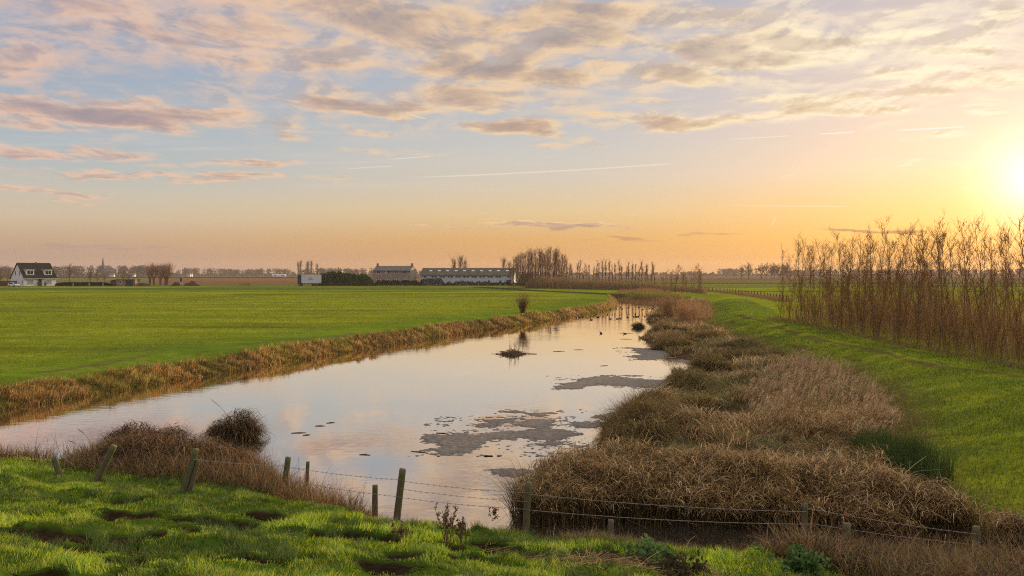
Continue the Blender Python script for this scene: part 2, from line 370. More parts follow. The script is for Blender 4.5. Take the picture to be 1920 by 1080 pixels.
# centre and half sizes in the surveyed photograph's pixels, turn in degrees, weight
CLOUDS = [
    (210, 30, 330, 40, 0, .75), (40, 115, 110, 50, -10, .7), (300, 55, 160, 26, 0, .8), (80, 160, 110, 24, -8, .55), (470, 70, 200, 46, 0, .8), (420, 105, 160, 22, 6, .65),
    (620, 95, 130, 26, -4, .95), (800, 55, 260, 50, 0, .95), (680, 20, 260, 26, 0, .8), (560, 125, 180, 20, -4, .8), (870, 125, 160, 34, 0, 1.), (960, 90, 140, 40, 0, .9), (900, 180, 150, 26, 0, 1.),
    (1040, 55, 200, 40, 4, .95), (1180, 25, 280, 24, 4, .95), (1060, 150, 130, 22, 0, .9), (700, 205, 140, 16, 2, .95), (640, 160, 160, 14, 4, .55),
    (240, 222, 330, 26, -3, 1.05), (70, 210, 130, 24, 0, .9), (200, 185, 120, 13, -4, .75), (470, 236, 110, 8, 0, .8), (440, 248, 120, 7, 0, .7), (80, 190, 40, 14, 0, .7),
    (130, 282, 190, 11, -2, .8), (50, 283, 90, 7, 0, .8), (470, 304, 110, 9, 0, .75), (240, 323, 200, 9, -2, .75), (430, 330, 110, 8, 0, .8), (60, 352, 130, 6, -1, .75), (120, 370, 60, 3, 0, .5), (420, 338, 80, 6, 0, .7),
    (320, 300, 90, 6, 0, .5), (620, 330, 60, 6, 0, .55), (680, 245, 60, 7, 0, .55), (960, 238, 110, 17, 0, 1.), (1080, 265, 90, 9, 0, .6), (760, 285, 120, 8, 0, .45),
    (1200, 190, 90, 9, 0, .9), (1160, 130, 100, 20, 4, .85), (1250, 225, 170, 15, 3, .95), (1130, 240, 70, 9, 0, .7),
    (1380, 100, 230, 26, 9, 1.1), (1560, 78, 180, 16, 6, 1.), (1700, 66, 110, 10, 2, .75), (1280, 140, 110, 22, 8, .95), (1480, 60, 200, 14, 4, .6),
    (1520, 200, 150, 17, -4, 1.05), (1460, 186, 120, 11, 3, .9), (1580, 205, 150, 13, 3, 1.05), (1400, 225, 200, 10, 2, .75), (1640, 185, 120, 8, 2, .6),
    (1680, 148, 120, 12, 5, .95), (1800, 130, 130, 12, 4, .9), (1760, 165, 120, 13, 4, .9), (1860, 150, 110, 14, 6, .9), (1790, 95, 120, 9, 4, .8), (1880, 92, 70, 9, 2, .8),
    (1870, 30, 70, 30, 8, .8), (1560, 25, 160, 22, 0, .5), (1880, 205, 60, 12, 0, .7), (1755, 258, 55, 9, 0, .7), (1715, 305, 40, 5, 0, .5), (1890, 185, 60, 8, 0, .6),
    (1050, 421, 150, 6, 1, .95), (810, 425, 90, 3, 0, .7), (1620, 433, 110, 4, 2, .95), (1160, 450, 70, 4, 0, .75), (1320, 442, 45, 2.5, 0, .6), (180, 463, 200, 7, 0, .45), (960, 421, 60, 4, 0, .8),
]
build_sky()

# ---------------------------------------------------------------- ground
def build_ground():
    azs = np.concatenate([np.linspace(-62, 62, 931), np.linspace(62, 298, 60)[1:-1]])
    rs = np.concatenate([np.exp(np.linspace(math.log(1.2), math.log(8), 24))[:-1], np.exp(np.linspace(math.log(8), math.log(210), 560))[:-1],
                         np.exp(np.linspace(math.log(210), math.log(1500), 130))[:-1], np.exp(np.linspace(math.log(1500), math.log(16000), 30))])
    A, RR = np.meshgrid(np.radians(azs), rs); x = (np.sin(A) * RR).ravel(); y = (np.cos(A) * RR).ravel()
    z, (dW, inW, inB, dB, df, near, right) = height(x, y, True)
    na, nr = len(azs), len(rs)
    i = np.arange(nr - 1)[:, None] * na + np.arange(na)[None, :]; j = np.arange(nr - 1)[:, None] * na + (np.arange(na)[None, :] + 1) % na
    Q = np.stack([i, j, j + na, i + na], -1).reshape(-1, 4)[:, ::-1]
    c0 = len(x); V = np.stack([x, y, z], 1); V = np.vstack([V, [[0, 0, float(z[:na].mean())]]])
    T = np.stack([np.full(na, c0), np.arange(na), (np.arange(na) + 1) % na], 1)
    T = T[:, ::-1]
    def C(*c): return np.array(c)
    col = np.empty((len(x), 3))
    dist = np.hypot(x, y)
    n1, n2, n3 = fbm(x, y, 14, 21), fbm(x, y, 2.2, 22), fbm(x, y, 45, 23)
    streak = fbm(x * 0.10 + y * .02, y, 4.5, 24)
    # meadow on the left
    g = C(.205, .25, .018) + (n1 - .5)[:, None] * C(.11, .09, .0) + (streak - .5)[:, None] * C(.17, .15, .014) + (n2 - .5)[:, None] * C(.05, .05, .008)
    worn = (sstep(.54, .70, fbm(x * .35, y, 7, 25)) * .5 + sstep(.6, .72, fbm(x * .12, y, 2.2, 26)) * .4)[:, None]
    g = g * (1 - worn) + C(.105, .12, .02) * worn
    fresh = sstep(15, 2, np.minimum(dW, 99))[:, None] * (0.75 * (1 - sstep(120, 260, dist)))[:, None]
    g = g * (1 - fresh) + (C(.095, .17, .018) + (n2 - .5)[:, None] * C(.05, .07, .01)) * fresh
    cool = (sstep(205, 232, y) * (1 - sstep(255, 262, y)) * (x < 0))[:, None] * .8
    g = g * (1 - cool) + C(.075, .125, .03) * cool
    # right meadow
    gr = C(.20, .24, .018) + (n2 - .5)[:, None] * C(.09, .09, .012) + (n1 - .5)[:, None] * C(.05, .04, .0)
    g = np.where((right & ~near)[:, None], gr, g)
    # near bank turf
    gn = C(.06, .115, .013) + (n2 - .5)[:, None] * C(.04, .05, .01)
    g = np.where(near[:, None], gn, g)
    def lay(mask, c): nonlocal g; g = g * (1 - mask[:, None]) + np.asarray(c) * mask[:, None]
    # marsh floor, bank soil, mud
    lay(np.where(right & inB, 1.0, 0), C(.045, .035, .02) + (fbm(x, y, 1.1, 31)[:, None] - .4) * C(.04, .05, .015))
    lay(np.where(right & ~inB & ~near, (1 - sstep(0, 3.0, dB + 1.5 * (n2 - .5))) * .6 * (dist < 130), 0), C(.13, .10, .05))
    lay((1 - sstep(0.0, 2.0, dW)) * (dist < 240) * ~near * .9, C(.10, .065, .03))
    lay((1 - sstep(0.5, 1.6, dW)) * near, C(.05, .038, .022))
    lay(np.where(near, soil_mask(x, y), 0), C(.022, .016, .010) * (.5 + 1.1 * fbm(x, y, .12, 181)[:, None]))
    lr = linedist(RUT, x, y); lay((1 - sstep(.15, .5, lr + (n2 - .5) * .5)) * sstep(.25, .42, fbm(x, y, 3.1, 41)) * .7, C(.07, .05, .035))
    lr2 = linedist(RUT, x + 1.6, y - .4); lay((1 - sstep(.1, .4, lr2 + (n2 - .5) * .5)) * sstep(.5, .62, fbm(x, y, 2.1, 43)) * .7, C(.07, .055, .035))
    ls = linedist(SCRAPE, x, y); lay((1 - sstep(.2, .6, ls + (n2 - .5) * .6)) * sstep(.42, .52, fbm(x, y, 4, 42)) * .6, C(.13, .085, .05))
    # far country
    xr = x / np.maximum(y, 1)
    L = y - 0.06 * x
    farleft = (xr < 0.0) & (y > 0); farright = (xr >= 0.0) & (y > 0)
    def band(a, b, sel, c, edge=.012, amt=1.0): lay(np.where(sel, sstep(a * (1 - edge), a * (1 + edge), L) * (1 - sstep(b * (1 - edge), b * (1 + edge), L)) * amt, 0), c)
    band(262, 268, farleft, C(.035, .055, .02)); band(300, 420, farleft, C(.13, .14, .06), .04)
    stub = fbm(x * .15, y, 40, 51)[:, None]
    band(400, 900, farleft & (xr > -.45), C(.20, .11, .055) + (stub - .5) * C(.10, .05, .03), .03)
    band(400, 860, farleft & (xr <= -.45), C(.15, .14, .06) + (stub - .5) * C(.08, .05, .03), .03)
    band(205, 209, farleft & (xr > -.46), C(.06, .07, .025), .004, .7)
    band(900, 1300, farleft, C(.035, .06, .03)); band(1300, 30000, farleft, C(.12, .13, .09))
    band(185, 192, farright & (xr > .2), C(.05, .05, .025)); band(246, 256, farright, C(.045, .045, .022)); band(335, 356, farright, C(.04, .045, .022))
    band(256, 335, farright, C(.15, .17, .03)); band(356, 520, farright, C(.13, .13, .04)); band(520, 1300, farright, C(.14, .09, .05)); band(1300, 30000, farright, C(.1, .08, .06))
    # dark strip of the old ditch behind the bend
    lay((1 - sstep(2.5, 5, linedist(np.array([at(900, 538, 1), at(1000, 545, 1), at(1150, 551.5, 1)]), x, y))) * .9, C(.035, .045, .018))
    lay(((z < 0.02) & (dist < 400) & (dW < 60)).astype(float), C(.045, .038, .028))
    wild = np.where(near | (right & inB), 0.35, 1.0)
    g = np.clip(g, 0.008, 1); g = np.vstack([g, g[:1]])
    m, t = new_mat('ground_turf')
    p = t.n('ShaderNodeTexCoord').outputs['Object']
    c = t.n('ShaderNodeAttribute', attribute_name='col').outputs['Color']
    f = t.noise(p, 1.6, 8, 0.68); f2 = t.noise(p, 7.0, 6, 0.7); f3 = t.noise(t.v('MULTIPLY', p, (.12, 1, 1)), 0.5, 6, 0.65)
    k = t.m('MULTIPLY', t.m('MULTIPLY', t.rng(f, .25, .75, .62, 1.4, 'LINEAR'), t.rng(f2, .25, .75, .6, 1.4, 'LINEAR')), t.rng(f3, .3, .7, .8, 1.2, 'LINEAR'))
    cc = t.v('SCALE', c, scale=k)
    b = t.n('ShaderNodeBump'); b.inputs['Strength'].default_value = 0.8; b.inputs['Distance'].default_value = 0.09
    t.l(t.m('ADD', f, t.m('MULTIPLY', f2, 0.6)), b.inputs['Height'])
    d = t.n('ShaderNodeBsdfDiffuse'); t.l(cc, d.inputs[0]); t.l(b.outputs[0], d.inputs['Normal'])
    t.l(d.outputs[0], t.n('ShaderNodeOutputMaterial').inputs[0])
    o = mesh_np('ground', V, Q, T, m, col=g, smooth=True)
    tag(o, 'flat green polder meadows, soft river banks and bare soil', 'ground', kind='structure')
build_ground()

# ---------------------------------------------------------------- water
def build_water():
    m, t = new_mat('river_water')
    p = t.n('ShaderNodeTexCoord').outputs['Object']
    w1 = t.noise(t.v('MULTIPLY', p, (0.9, 0.45, 1)), 0.8, 3, 0.5); w2 = t.noise(t.v('MULTIPLY', p, (0.6, 1.5, 1)), 2.2, 3, 0.55)
    calm = t.rng(t.noise(p, 0.07, 3), 0.42, 0.62)
    hgt = t.m('ADD', t.m('MULTIPLY', w1, 0.6), t.m('MULTIPLY', w2, t.m('ADD', 0.12, t.m('MULTIPLY', calm, 0.55))))
    b = t.n('ShaderNodeBump'); b.inputs['Strength'].default_value = 0.28; b.inputs['Distance'].default_value = 0.034; t.l(hgt, b.inputs['Height'])
    g = t.n('ShaderNodeBsdfGlossy'); g.inputs['Roughness'].default_value = 0.02; g.inputs[0].default_value = (.99, .935, .875, 1); t.l(b.outputs[0], g.inputs['Normal'])
    d = t.n('ShaderNodeBsdfDiffuse'); d.inputs[0].default_value = (.05, .045, .036, 1)
    fr = t.n('ShaderNodeFresnel'); fr.inputs[0].default_value = 1.6
    k = t.rng(fr.outputs[0], 0.05, 0.55, 0.55, 0.97, 'LINEAR')
    x = t.n('ShaderNodeMixShader'); t.l(k, x.inputs[0]); t.l(d.outputs[0], x.inputs[1]); t.l(g.outputs[0], x.inputs[2])
    t.l(x.outputs[0], t.n('ShaderNodeOutputMaterial').inputs[0])
    x0, y0 = WATER.min(0) - 6; x1, y1 = WATER.max(0) + 6
    o = mesh_np('water', [(x0, y0, 0), (x1, y0, 0), (x1, y1, 0), (x0, y1, 0)], [(0, 1, 2, 3)], mat=m)
    tag(o, 'calm river mirroring the pastel evening sky', 'river', kind='structure')
build_water()
# ---------------------------------------------------------------- blades
def ribbons(root, L, az, th0, th1, w, col, segs=3, pw=1.4, tip=0.12, face=0.9, rng=RNG):
    root = np.asarray(root, float); N = len(root)
    L, az, th0, th1, w = [np.broadcast_to(np.asarray(v, float), (N,)) for v in (L, az, th0, th1, w)]
    t = np.linspace(0, 1, segs + 1); tm = (t[1:] + t[:-1]) / 2
    th = th0[:, None] + (th1 - th0)[:, None] * tm ** pw
    ds = (L / segs)[:, None]
    r = np.concatenate([np.zeros((N, 1)), np.cumsum(ds * np.sin(th), 1)], 1)
    z = np.concatenate([np.zeros((N, 1)), np.cumsum(ds * np.cos(th), 1)], 1)
    P = np.stack([root[:, 0, None] + r * np.sin(az)[:, None], root[:, 1, None] + r * np.cos(az)[:, None], root[:, 2, None] + z], -1)
    sa = az + np.pi / 2 + rng.uniform(-face, face, N)
    S = np.stack([np.sin(sa), np.cos(sa), np.zeros(N)], -1)
    ww = w[:, None] * 0.5 * np.maximum(1 - t ** 1.6, tip)[None, :]
    V = np.stack([P - S[:, None] * ww[..., None], P + S[:, None] * ww[..., None]], 2).reshape(-1, 3)
    k = segs + 1
    b = (np.arange(N) * k * 2)[:, None] + (np.arange(segs) * 2)[None, :]
    Q = np.stack([b, b + 1, b + 3, b + 2], -1).reshape(-1, 4)
    c = np.repeat(np.asarray(col, float), k * 2, 0)
    return V, Q, c, P
class Heap:
    def __init__(s): s.V, s.Q, s.C, s.n = [], [], [], 0
    def add(s, V, Q, C, *_):
        s.V.append(V); s.Q.append(Q + s.n); s.C.append(C); s.n += len(V)
    def build(s, name, mat, parent=None, off=None):
        V = np.concatenate(s.V)
        if off is not None: V = V - np.asarray(off)
        return mesh_np(name, V, np.concatenate(s.Q), None, mat, parent, np.concatenate(s.C))
def pick(cols, n, var=0.2, wts=None, rng=RNG):
    cols = np.array(cols); i = rng.choice(len(cols), n, p=None if wts is None else np.array(wts) / np.sum(wts))
    return cols[i] * np.array([1.04, 1.0, .84]) * rng.uniform(1 - var, 1 + var, (n, 1)) * rng.uniform(0.93, 1.07, (n, 3))
def scatter(pg, n, pw=1.0, rng=RNG, ymax=None):
    """n points inside a polygon, sparser with distance"""
    x0, y0 = pg.min(0); x1, y1 = pg.max(0); y0 = max(y0, 6.0)
    if ymax: y1 = min(y1, ymax)
    out = []; got = 0
    while got < n:
        u = rng.uniform(0, 1, n * 2)
        if pw == 1.0: y = y0 * (y1 / y0) ** u
        elif pw == 0: y = y0 + (y1 - y0) * u
        else:
            a, b = y0 ** (1 - pw), y1 ** (1 - pw); y = (a + (b - a) * u) ** (1 / (1 - pw))
        x = rng.uniform(x0, x1, n * 2); k = inside(pg, x, y)
        out.append(np.stack([x[k], y[k]], 1)); got += int(k.sum())
        if len(out) > 60: break
    return np.concatenate(out)[:n]
def drop(xy): return np.column_stack([xy, height(xy[:, 0], xy[:, 1])])
U = RNG.uniform

# ---- turf of the near bank
def near_grass():
    pg = np.array([(-17, 24.5), (-15, 11), (-9, 8.2), (8, 8.2), (13.5, 11), (9.0, 14.4), (5.5, 15.6), (3.5, 15.9), (0, 16.8), (-4, 18.6), (-9.5, 21.0)])
    xy = scatter(pg, 300000, 1.0)
    df = fence_d(xy[:, 0], xy[:, 1])
    sm = soil_mask(xy[:, 0], xy[:, 1]); cl = fbm(xy[:, 0], xy[:, 1], 0.45, 61); bg = fbm(xy[:, 0], xy[:, 1], 1.6, 62)
    bare = fbm(xy[:, 0], xy[:, 1], 0.8, 63)
    keep = (U(0, 1, len(xy)) > sm * 1.12) & (df > -1.2) & (U(0, 1, len(xy)) < 0.55 + cl * .9)
    # trodden soil at the right of the middle, where reed litter lies
    lit = np.exp(-(((xy[:, 0] - 1.35) / 1.5) ** 2 + ((xy[:, 1] - 12.6 + .2 * xy[:, 0]) / .45) ** 2) ** 2)
    keep &= U(0, 1, len(xy)) > lit * 1.1
    xy, cl, bg, bare = xy[keep], cl[keep], bg[keep], bare[keep]; r = drop(xy); n = len(r); sd = np.maximum(soil_mask(xy[:, 0], xy[:, 1] + .3), soil_mask(xy[:, 0], xy[:, 1] + .15))
    L = (1 - .6 * sd) * (0.028 + 0.125 * cl ** 1.7 + 0.04 * sstep(.5, .62, bg)) * U(.6, 1.4, n)
    az = fbm(xy[:, 0], xy[:, 1], 0.5, 64) * 12 + U(-1.3, 1.3, n)
    c = pick([(.18, .29, .02), (.27, .39, .024), (.38, .47, .03), (.075, .16, .022), (.50, .46, .10)], n, .32, [3, 4, 2.6, 2.6, 1.0])
    c *= (0.28 + 0.84 * sstep(.2, .75, bg) + .6 * sstep(.25, .7, cl))[:, None]
    h = Heap(); h.add(*ribbons(r, L, az, U(0.05, .5, n), U(.7, 1.7, n), U(.007, .0125, n), c, 2))
    # coarser dull clumps
    xy = scatter(pg, 1500, .5); df = fence_d(xy[:, 0], xy[:, 1]); xy = xy[(df > -.6) & (fbm(xy[:, 0], xy[:, 1], 1.1, 65) > .55)]
    q = np.repeat(xy, 45, 0) + RNG.normal(0, .07, (len(xy) * 45, 2)); r = drop(q); n = len(r)
    h.add(*ribbons(r, U(.12, .24, n), U(0, 6.3, n), U(.1, .6, n), U(1.0, 2.0, n), U(.006, .010, n), pick([(.06, .13, .02), (.085, .17, .02), (.045, .10, .03), (.15, .2, .03)], n), 3))
    o = h.build('bank_turf', M['grass']); tag(o, 'lush tufted green grass with trodden soil holes on the near bank', 'grass', kind='stuff')
near_grass()

# ---- short tufts on the far meadows, so that they are not a bare sheet
def meadow_grass():
    h = Heap()
    for pg, n, cs, seed in ((poly([(-150, 706), (0, 700), (300, 655), (640, 618), (900, 590), (1100, 571), (1140, 562), (1000, 552), (500, 552), (-150, 556)], 1.0), 150000,
                             [(.14, .225, .016), (.20, .265, .02), (.10, .18, .016), (.25, .27, .035)], 71),
                            (np.array([at(*p, 1.2) for p in [(1310, 562), (1325, 600), (1400, 640), (1540, 690), (1650, 735), (1710, 800), (1720, 880), (1830, 935), (1960, 985), (2150, 960), (2150, 735), (1920, 700), (1700, 660), (1480, 608), (1450, 585), (1400, 562)]]), 120000,
                             [(.11, .21, .015), (.17, .26, .02), (.22, .28, .028), (.075, .155, .016)], 72)):
        xy = scatter(pg, n, 1.35); dW = linedist(WATER, xy[:, 0], xy[:, 1], True); cl = fbm(xy[:, 0], xy[:, 1], 0.9, seed); b2 = fbm(xy[:, 0], xy[:, 1], 4.5, seed + 5)
        k = (dW > 1.6) & (linedist(RUT, xy[:, 0], xy[:, 1]) > .35) & ((linedist(SCRAPE, xy[:, 0], xy[:, 1]) > .4) | (U(0, 1, len(xy)) < .3))
        k &= U(0, 1, len(xy)) < .35 + cl * 1.1
        xy, cl, b2 = xy[k], cl[k], b2[k]; r = drop(xy); n = len(r); d = xy[:, 1]
        h.add(*ribbons(r, (0.06 + .14 * cl ** 2) * U(.7, 1.3, n) * (1 + .004 * d), U(0, 6.3, n), U(.1, .5, n), U(.6, 1.5, n), .006 + .00028 * d, pick(cs, n, .22) * (.7 + .6 * b2)[:, None], 2))
    o = h.build('meadow_grass', M['grass']); tag(o, 'short pasture grass across the river meadows', 'grass', kind='stuff')
meadow_grass()

# ---- golden fringe on the left bank
def left_fringe():
    pl = LEFTW; seg = np.hypot(*np.diff(pl, axis=0).T); mid = (pl[1:] + pl[:-1]) / 2
    p = seg / mid[:, 1].clip(20) ** 0.9; p /= p.sum()
    n = 120000; i = RNG.choice(len(seg), n, p=p); u = U(0, 1, n)
    base = pl[i] + (pl[i + 1] - pl[i]) * u[:, None]
    d = (pl[i + 1] - pl[i]) / seg[i][:, None]; nr = np.stack([d[:, 1], -d[:, 0]], 1)   # away from the water
    probe = base + nr * 1.0; flip = inside(WATER, probe[:, 0], probe[:, 1]); nr[flip] *= -1
    wv = fbm(base[:, 0], base[:, 1], 3.0, 81); w2 = fbm(base[:, 0], base[:, 1], 1.0, 82)
    sz = np.interp(base[:, 1], [28, 60], [.72, 1.0]); off = -0.12 + U(0, 1, n) ** 1.1 * (1.05 + .65 * wv) * sz
    xy = base + nr * off[:, None]; r = drop(xy); r[:, 2] = np.maximum(r[:, 2] - .02, -.03)
    tf = .55 * fbm(base[:, 0] * 1.3 + off, base[:, 1] + off * .7, .8, 85, 2) + .45 * vnoise(base[:, 0] + off * 2, base[:, 1] * 1.4, .33, 86); L = sz * (.08 + .42 * sstep(.25, .8, tf) * (.5 + wv)) * U(.5, 1.25, n) * (1 - .55 * sstep(.9, 2.0, off))
    c = pick([(.40, .235, .10), (.48, .335, .17), (.27, .165, .08), (.34, .28, .11), (.19, .20, .055), (.64, .50, .30), (.10, .068, .042)], n, .25, [4, 3, 2.6, 2.2, 2.4, 1.6, 2.4])
    gmix = (np.maximum(sstep(.9, 1.7, off), sstep(.56, .66, fbm(base[:, 0], base[:, 1], 2.3, 84)) * .8) * U(0, 1, n))[:, None] * .9
    c = c * (1 - gmix) + np.array([.15, .19, .03]) * gmix
    hue = (fbm(base[:, 0], base[:, 1], 5, 83) - .5)[:, None]; c = c * (1 + hue * np.array([1.2, 1.1, .9])) * (.65 + 1.15 * tf)[:, None]
    c = c * (.45 + .55 * sstep(-.1, .55, off))[:, None] if False else c
    toward = np.arctan2(-nr[:, 0], -nr[:, 1])
    az = toward + RNG.normal(0, 1.0, n)
    h = Heap(); h.add(*ribbons(r, L, az, U(.0, .3, n), U(.25, 1.5, n), (.013 + .00036 * xy[:, 1]) * U(.7, 1.3, n), np.clip(c, .01, 1), 3))
    o = h.build('bank_fringe', M['reed']); tag(o, 'golden dry grasses fringing the left river bank', 'dry grass', kind='stuff')
left_fringe()

# ---- marsh on the right
PLUME = poly([(1395, 765), (1440, 700), (1500, 690), (1570, 712), (1640, 748), (1680, 800), (1690, 835), (1620, 845), (1560, 835), (1480, 832), (1410, 820)], .4)
RUSHP = poly([(1590, 862), (1640, 850), (1730, 880), (1790, 915), (1760, 935), (1690, 915), (1620, 890)], .4)
FRONT = RIGHTW[1:10]
BROWN = [(.22, .135, .07), (.38, .26, .145), (.74, .59, .38), (.07, .043, .025), (.19, .20, .06), (.42, .26, .11)]
def marsh():
    h = Heap()
    # 1. laid, matted sedge
    xy = scatter(BED, 110000, 1.15); d = linedist(WATER, xy[:, 0], xy[:, 1], True); df = linedist(FRONT, xy[:, 0], xy[:, 1])
    cl = fbm(xy[:, 0], xy[:, 1], 1.7, 91); c2 = fbm(xy[:, 0], xy[:, 1], 4.5, 92); gr = fbm(xy[:, 0], xy[:, 1], 2.6, 93)
    k = (df > 1.0) & (U(0, 1, len(xy)) < .06 + 1.7 * sstep(.25, .7, cl)); k &= (d > 1.3) | (cl > .52); xy, d, cl, c2, gr = [v[k] for v in (xy, d, cl, c2, gr)]; n = len(xy)
    r = drop(xy); mo = mound(xy[:, 0], xy[:, 1]); L = (.22 + .62 * sstep(.3, .75, cl) + .65 * mo) * U(.6, 1.3, n)
    az = fbm(xy[:, 0], xy[:, 1], 2.4, 94) * 14 + RNG.normal(0, .8, n)
    c = pick(BROWN, n, .22, [2.2, 3, 3.6, 1.6, 1.8, 2]); c *= (.45 + 1.1 * c2)[:, None]
    gm = (sstep(.50, .62, gr) * U(.2, 1, n))[:, None]; c = c * (1 - gm) + np.array([.13, .15, .04]) * gm
    h.add(*ribbons(r, L, az, U(.1, .6, n), U(1.5, 2.5, n), (.013 + .00028 * xy[:, 1]) * U(.6, 1.5, n), c, 4, 1.1))
    # upright dark mounds at the water's edge
    xy = scatter(BED, 120000, 1.1); d = linedist(RIGHTW, xy[:, 0], xy[:, 1]); df = linedist(FRONT, xy[:, 0], xy[:, 1])
    k = (d < 1.8) & (df > 1.2); xy = xy[k][:42000]; n = len(xy); mo = mound(xy[:, 0], xy[:, 1]); k = U(0, 1, n) < .18 + 1.6 * mo; xy, mo = xy[k], mo[k]; n = len(xy); r = drop(xy); r[:, 2] -= .03
    L = (.2 + 1.05 * mo) * U(.7, 1.2, n)
    c = pick([(.11, .085, .045), (.17, .125, .06), (.15, .15, .05), (.30, .21, .11), (.2, .13, .05)], n, .25, [2.4, 2.6, 2, 1.6, 1.6])
    h.add(*ribbons(r, L, U(0, 6.3, n), U(.05, .4, n), U(.8, 2.2, n), (.009 + .00022 * xy[:, 1]) * U(.7, 1.3, n), c, 4, 1.2))
    o = h.build('marsh_sedge', M['reed']); tag(o, 'matted brown sedge sprawling over the marsh on the right bank', 'sedge', kind='stuff')
    # 2. tall drooping reeds along the ditch
    h = Heap()
    x0 = np.concatenate([FRONT, FRONT[::-1] + np.array([0.2, 5.2])])
    xy = scatter(BED, 60000, 1.2, ymax=24); df = linedist(FRONT, xy[:, 0], xy[:, 1])
    k = (df < 3.4) & (U(0, 1, len(xy)) < 1.1 - df / 5.0); xy = xy[k]; xy = xy[U(0, 1, len(xy)) < .12 + 1.5 * sstep(.3, .62, fbm(xy[:, 0], xy[:, 1], .8, 100))][:8500]
    lead = scatter(np.concatenate([FRONT[1:], FRONT[1:][::-1] + np.array([-.02, -.25])]), 900, 0)
    xy = np.concatenate([xy, lead]); n = len(xy); r = drop(xy); r[:, 2] = np.maximum(r[:, 2], -.12) - .02
    cl = fbm(xy[:, 0], xy[:, 1], 1.5, 97); tall = (.60 + .38 * sstep(.25, .75, cl)) * U(.72, 1.12, n) * (1 + .18 * sstep(3.0, .5, xy[:, 0]))
    az = fbm(xy[:, 0], xy[:, 1], 1.8, 98) * 12 + RNG.normal(0, .9, n); fan = fbm(xy[:, 0], xy[:, 1], .9, 99) * 16
    st = pick([(.12, .08, .045), (.19, .125, .07), (.06, .04, .026), (.15, .15, .05)], n, .25)
    for _ in range(2):
        rr = r + np.column_stack([RNG.normal(0, .12, (n, 2)), np.zeros(n)]); h.add(*ribbons(rr, tall * U(.6, 1.0, n), U(0, 6.3, n), U(0, .25, n), U(.1, .7, n), U(.010, .018, n), pick([(.10, .065, .038), (.16, .105, .06), (.05, .034, .022), (.15, .15, .045), (.24, .165, .09)], n, .25), 3, tip=.5))
    V, Q, C, P = ribbons(r, tall, az, U(0, .22, n), U(.2, .8, n), U(.009, .014, n), st, 4, 1.5, .4); h.add(V, Q, C)
    for j in range(4):
        lv = U(.68, 1.0, n) * .99; i0 = np.floor(lv * 4).astype(int).clip(0, 3); f = (lv * 4 - i0)[:, None]
        s = P[np.arange(n), i0] * (1 - f) + P[np.arange(n), i0 + 1] * f
        c = pick([(.52, .37, .21), (.30, .20, .11), (.74, .58, .38), (.15, .095, .05), (.30, .27, .09), (.085, .055, .03)], n, .3, [3, 3, 2.2, 2.6, 1.3, 2.6])
        h.add(*ribbons(s, U(.22, .52, n), fan + RNG.normal(0, .9, n), U(.2, .9, n), U(1.7, 2.8, n), U(.011, .021, n), c, 4, 1.0))
    # stiff broken stems that stand out of the mass
    i = RNG.choice(n, 700); q = r[i]; m = len(q)
    h.add(*ribbons(q, tall[i] * U(1.0, 1.3, m), U(0, 6.3, m), U(0, .25, m), U(.1, .5, m), U(.010, .016, m), pick([(.40, .29, .16), (.22, .15, .08), (.60, .48, .3), (.10, .07, .04)], m), 3, tip=.6))
    i = RNG.choice(n, 900); q = r[i] + np.column_stack([RNG.normal(0, .2, (900, 2)), U(.1, .7, 900)]); m = 900
    h.add(*ribbons(q, U(.4, 1.1, m), U(0, 6.3, m), U(.6, 1.6, m), U(1.0, 2.0, m), U(.012, .022, m), pick([(.5, .36, .2), (.26, .18, .1), (.66, .52, .33), (.22, .24, .08)], m), 2, tip=.5))
    # cat-tail like blades leaning out at the left corner
    q = scatter(poly([(955, 975), (1040, 985), (1060, 960), (1000, 940)], 0), 700, 0); n = len(q); r = np.column_stack([q, np.full(n, -.08)])
    h.add(*ribbons(r, U(.7, 1.5, n), RNG.normal(-1.2, 1.0, n), U(.1, .5, n), U(.5, 2.2, n), U(.012, .02, n), pick([(.2, .14, .08), (.28, .2, .11), (.13, .10, .05), (.18, .17, .06)], n), 4))
    o = h.build('reed_bed', M['reed']); tag(o, 'dense tall brown reeds with drooping leaves along the ditch', 'reeds', kind='stuff')
    # 3. feathery plumes
    h = Heap(); xy = scatter(PLUME, 3000, .6); xy = xy[U(0, 1, len(xy)) < .25 + 1.3 * sstep(.3, .7, fbm(xy[:, 0], xy[:, 1], 1.6, 104))]; n = len(xy); r = drop(xy)
    az = 1.9 + RNG.normal(0, .5, n); c = pick([(.32, .22, .12), (.42, .31, .18), (.22, .145, .08), (.27, .24, .10)], n, .2)
    edge = sstep(0, 1.6, linedist(PLUME, xy[:, 0], xy[:, 1], True)); tall = (.7 + 1.05 * fbm(xy[:, 0], xy[:, 1], 2.2, 101)) * U(.5, 1.2, n) * (.55 + .45 * edge)
    V, Q, C, P = ribbons(r, tall, az, U(0, .15, n), U(.15, .6, n), U(.008, .012, n), c, 4, 1.6, .4); h.add(V, Q, C)
    for j in range(9):
        f = U(.72, 1, n)[:, None]; s = P[:, 3] * (1 - (f - .75).clip(0) * 4) + P[:, 4] * (f - .75).clip(0) * 4
        h.add(*ribbons(s, U(.10, .24, n), az + RNG.normal(0, .7, n), U(.3, .9, n), U(1.2, 2.2, n), U(.010, .018, n), pick([(.52, .39, .27), (.66, .53, .39), (.34, .24, .15)], n, .2), 2))
    for j in range(2):
        f = U(.25, .7, n); i0 = np.floor(f * 4).astype(int); s = P[np.arange(n), i0]
        h.add(*ribbons(s, U(.25, .5, n), U(0, 6.3, n), U(.3, .8, n), U(1.2, 2.2, n), U(.008, .014, n), pick([(.33, .24, .13), (.25, .2, .09), (.22, .14, .08)], n, .2), 3))
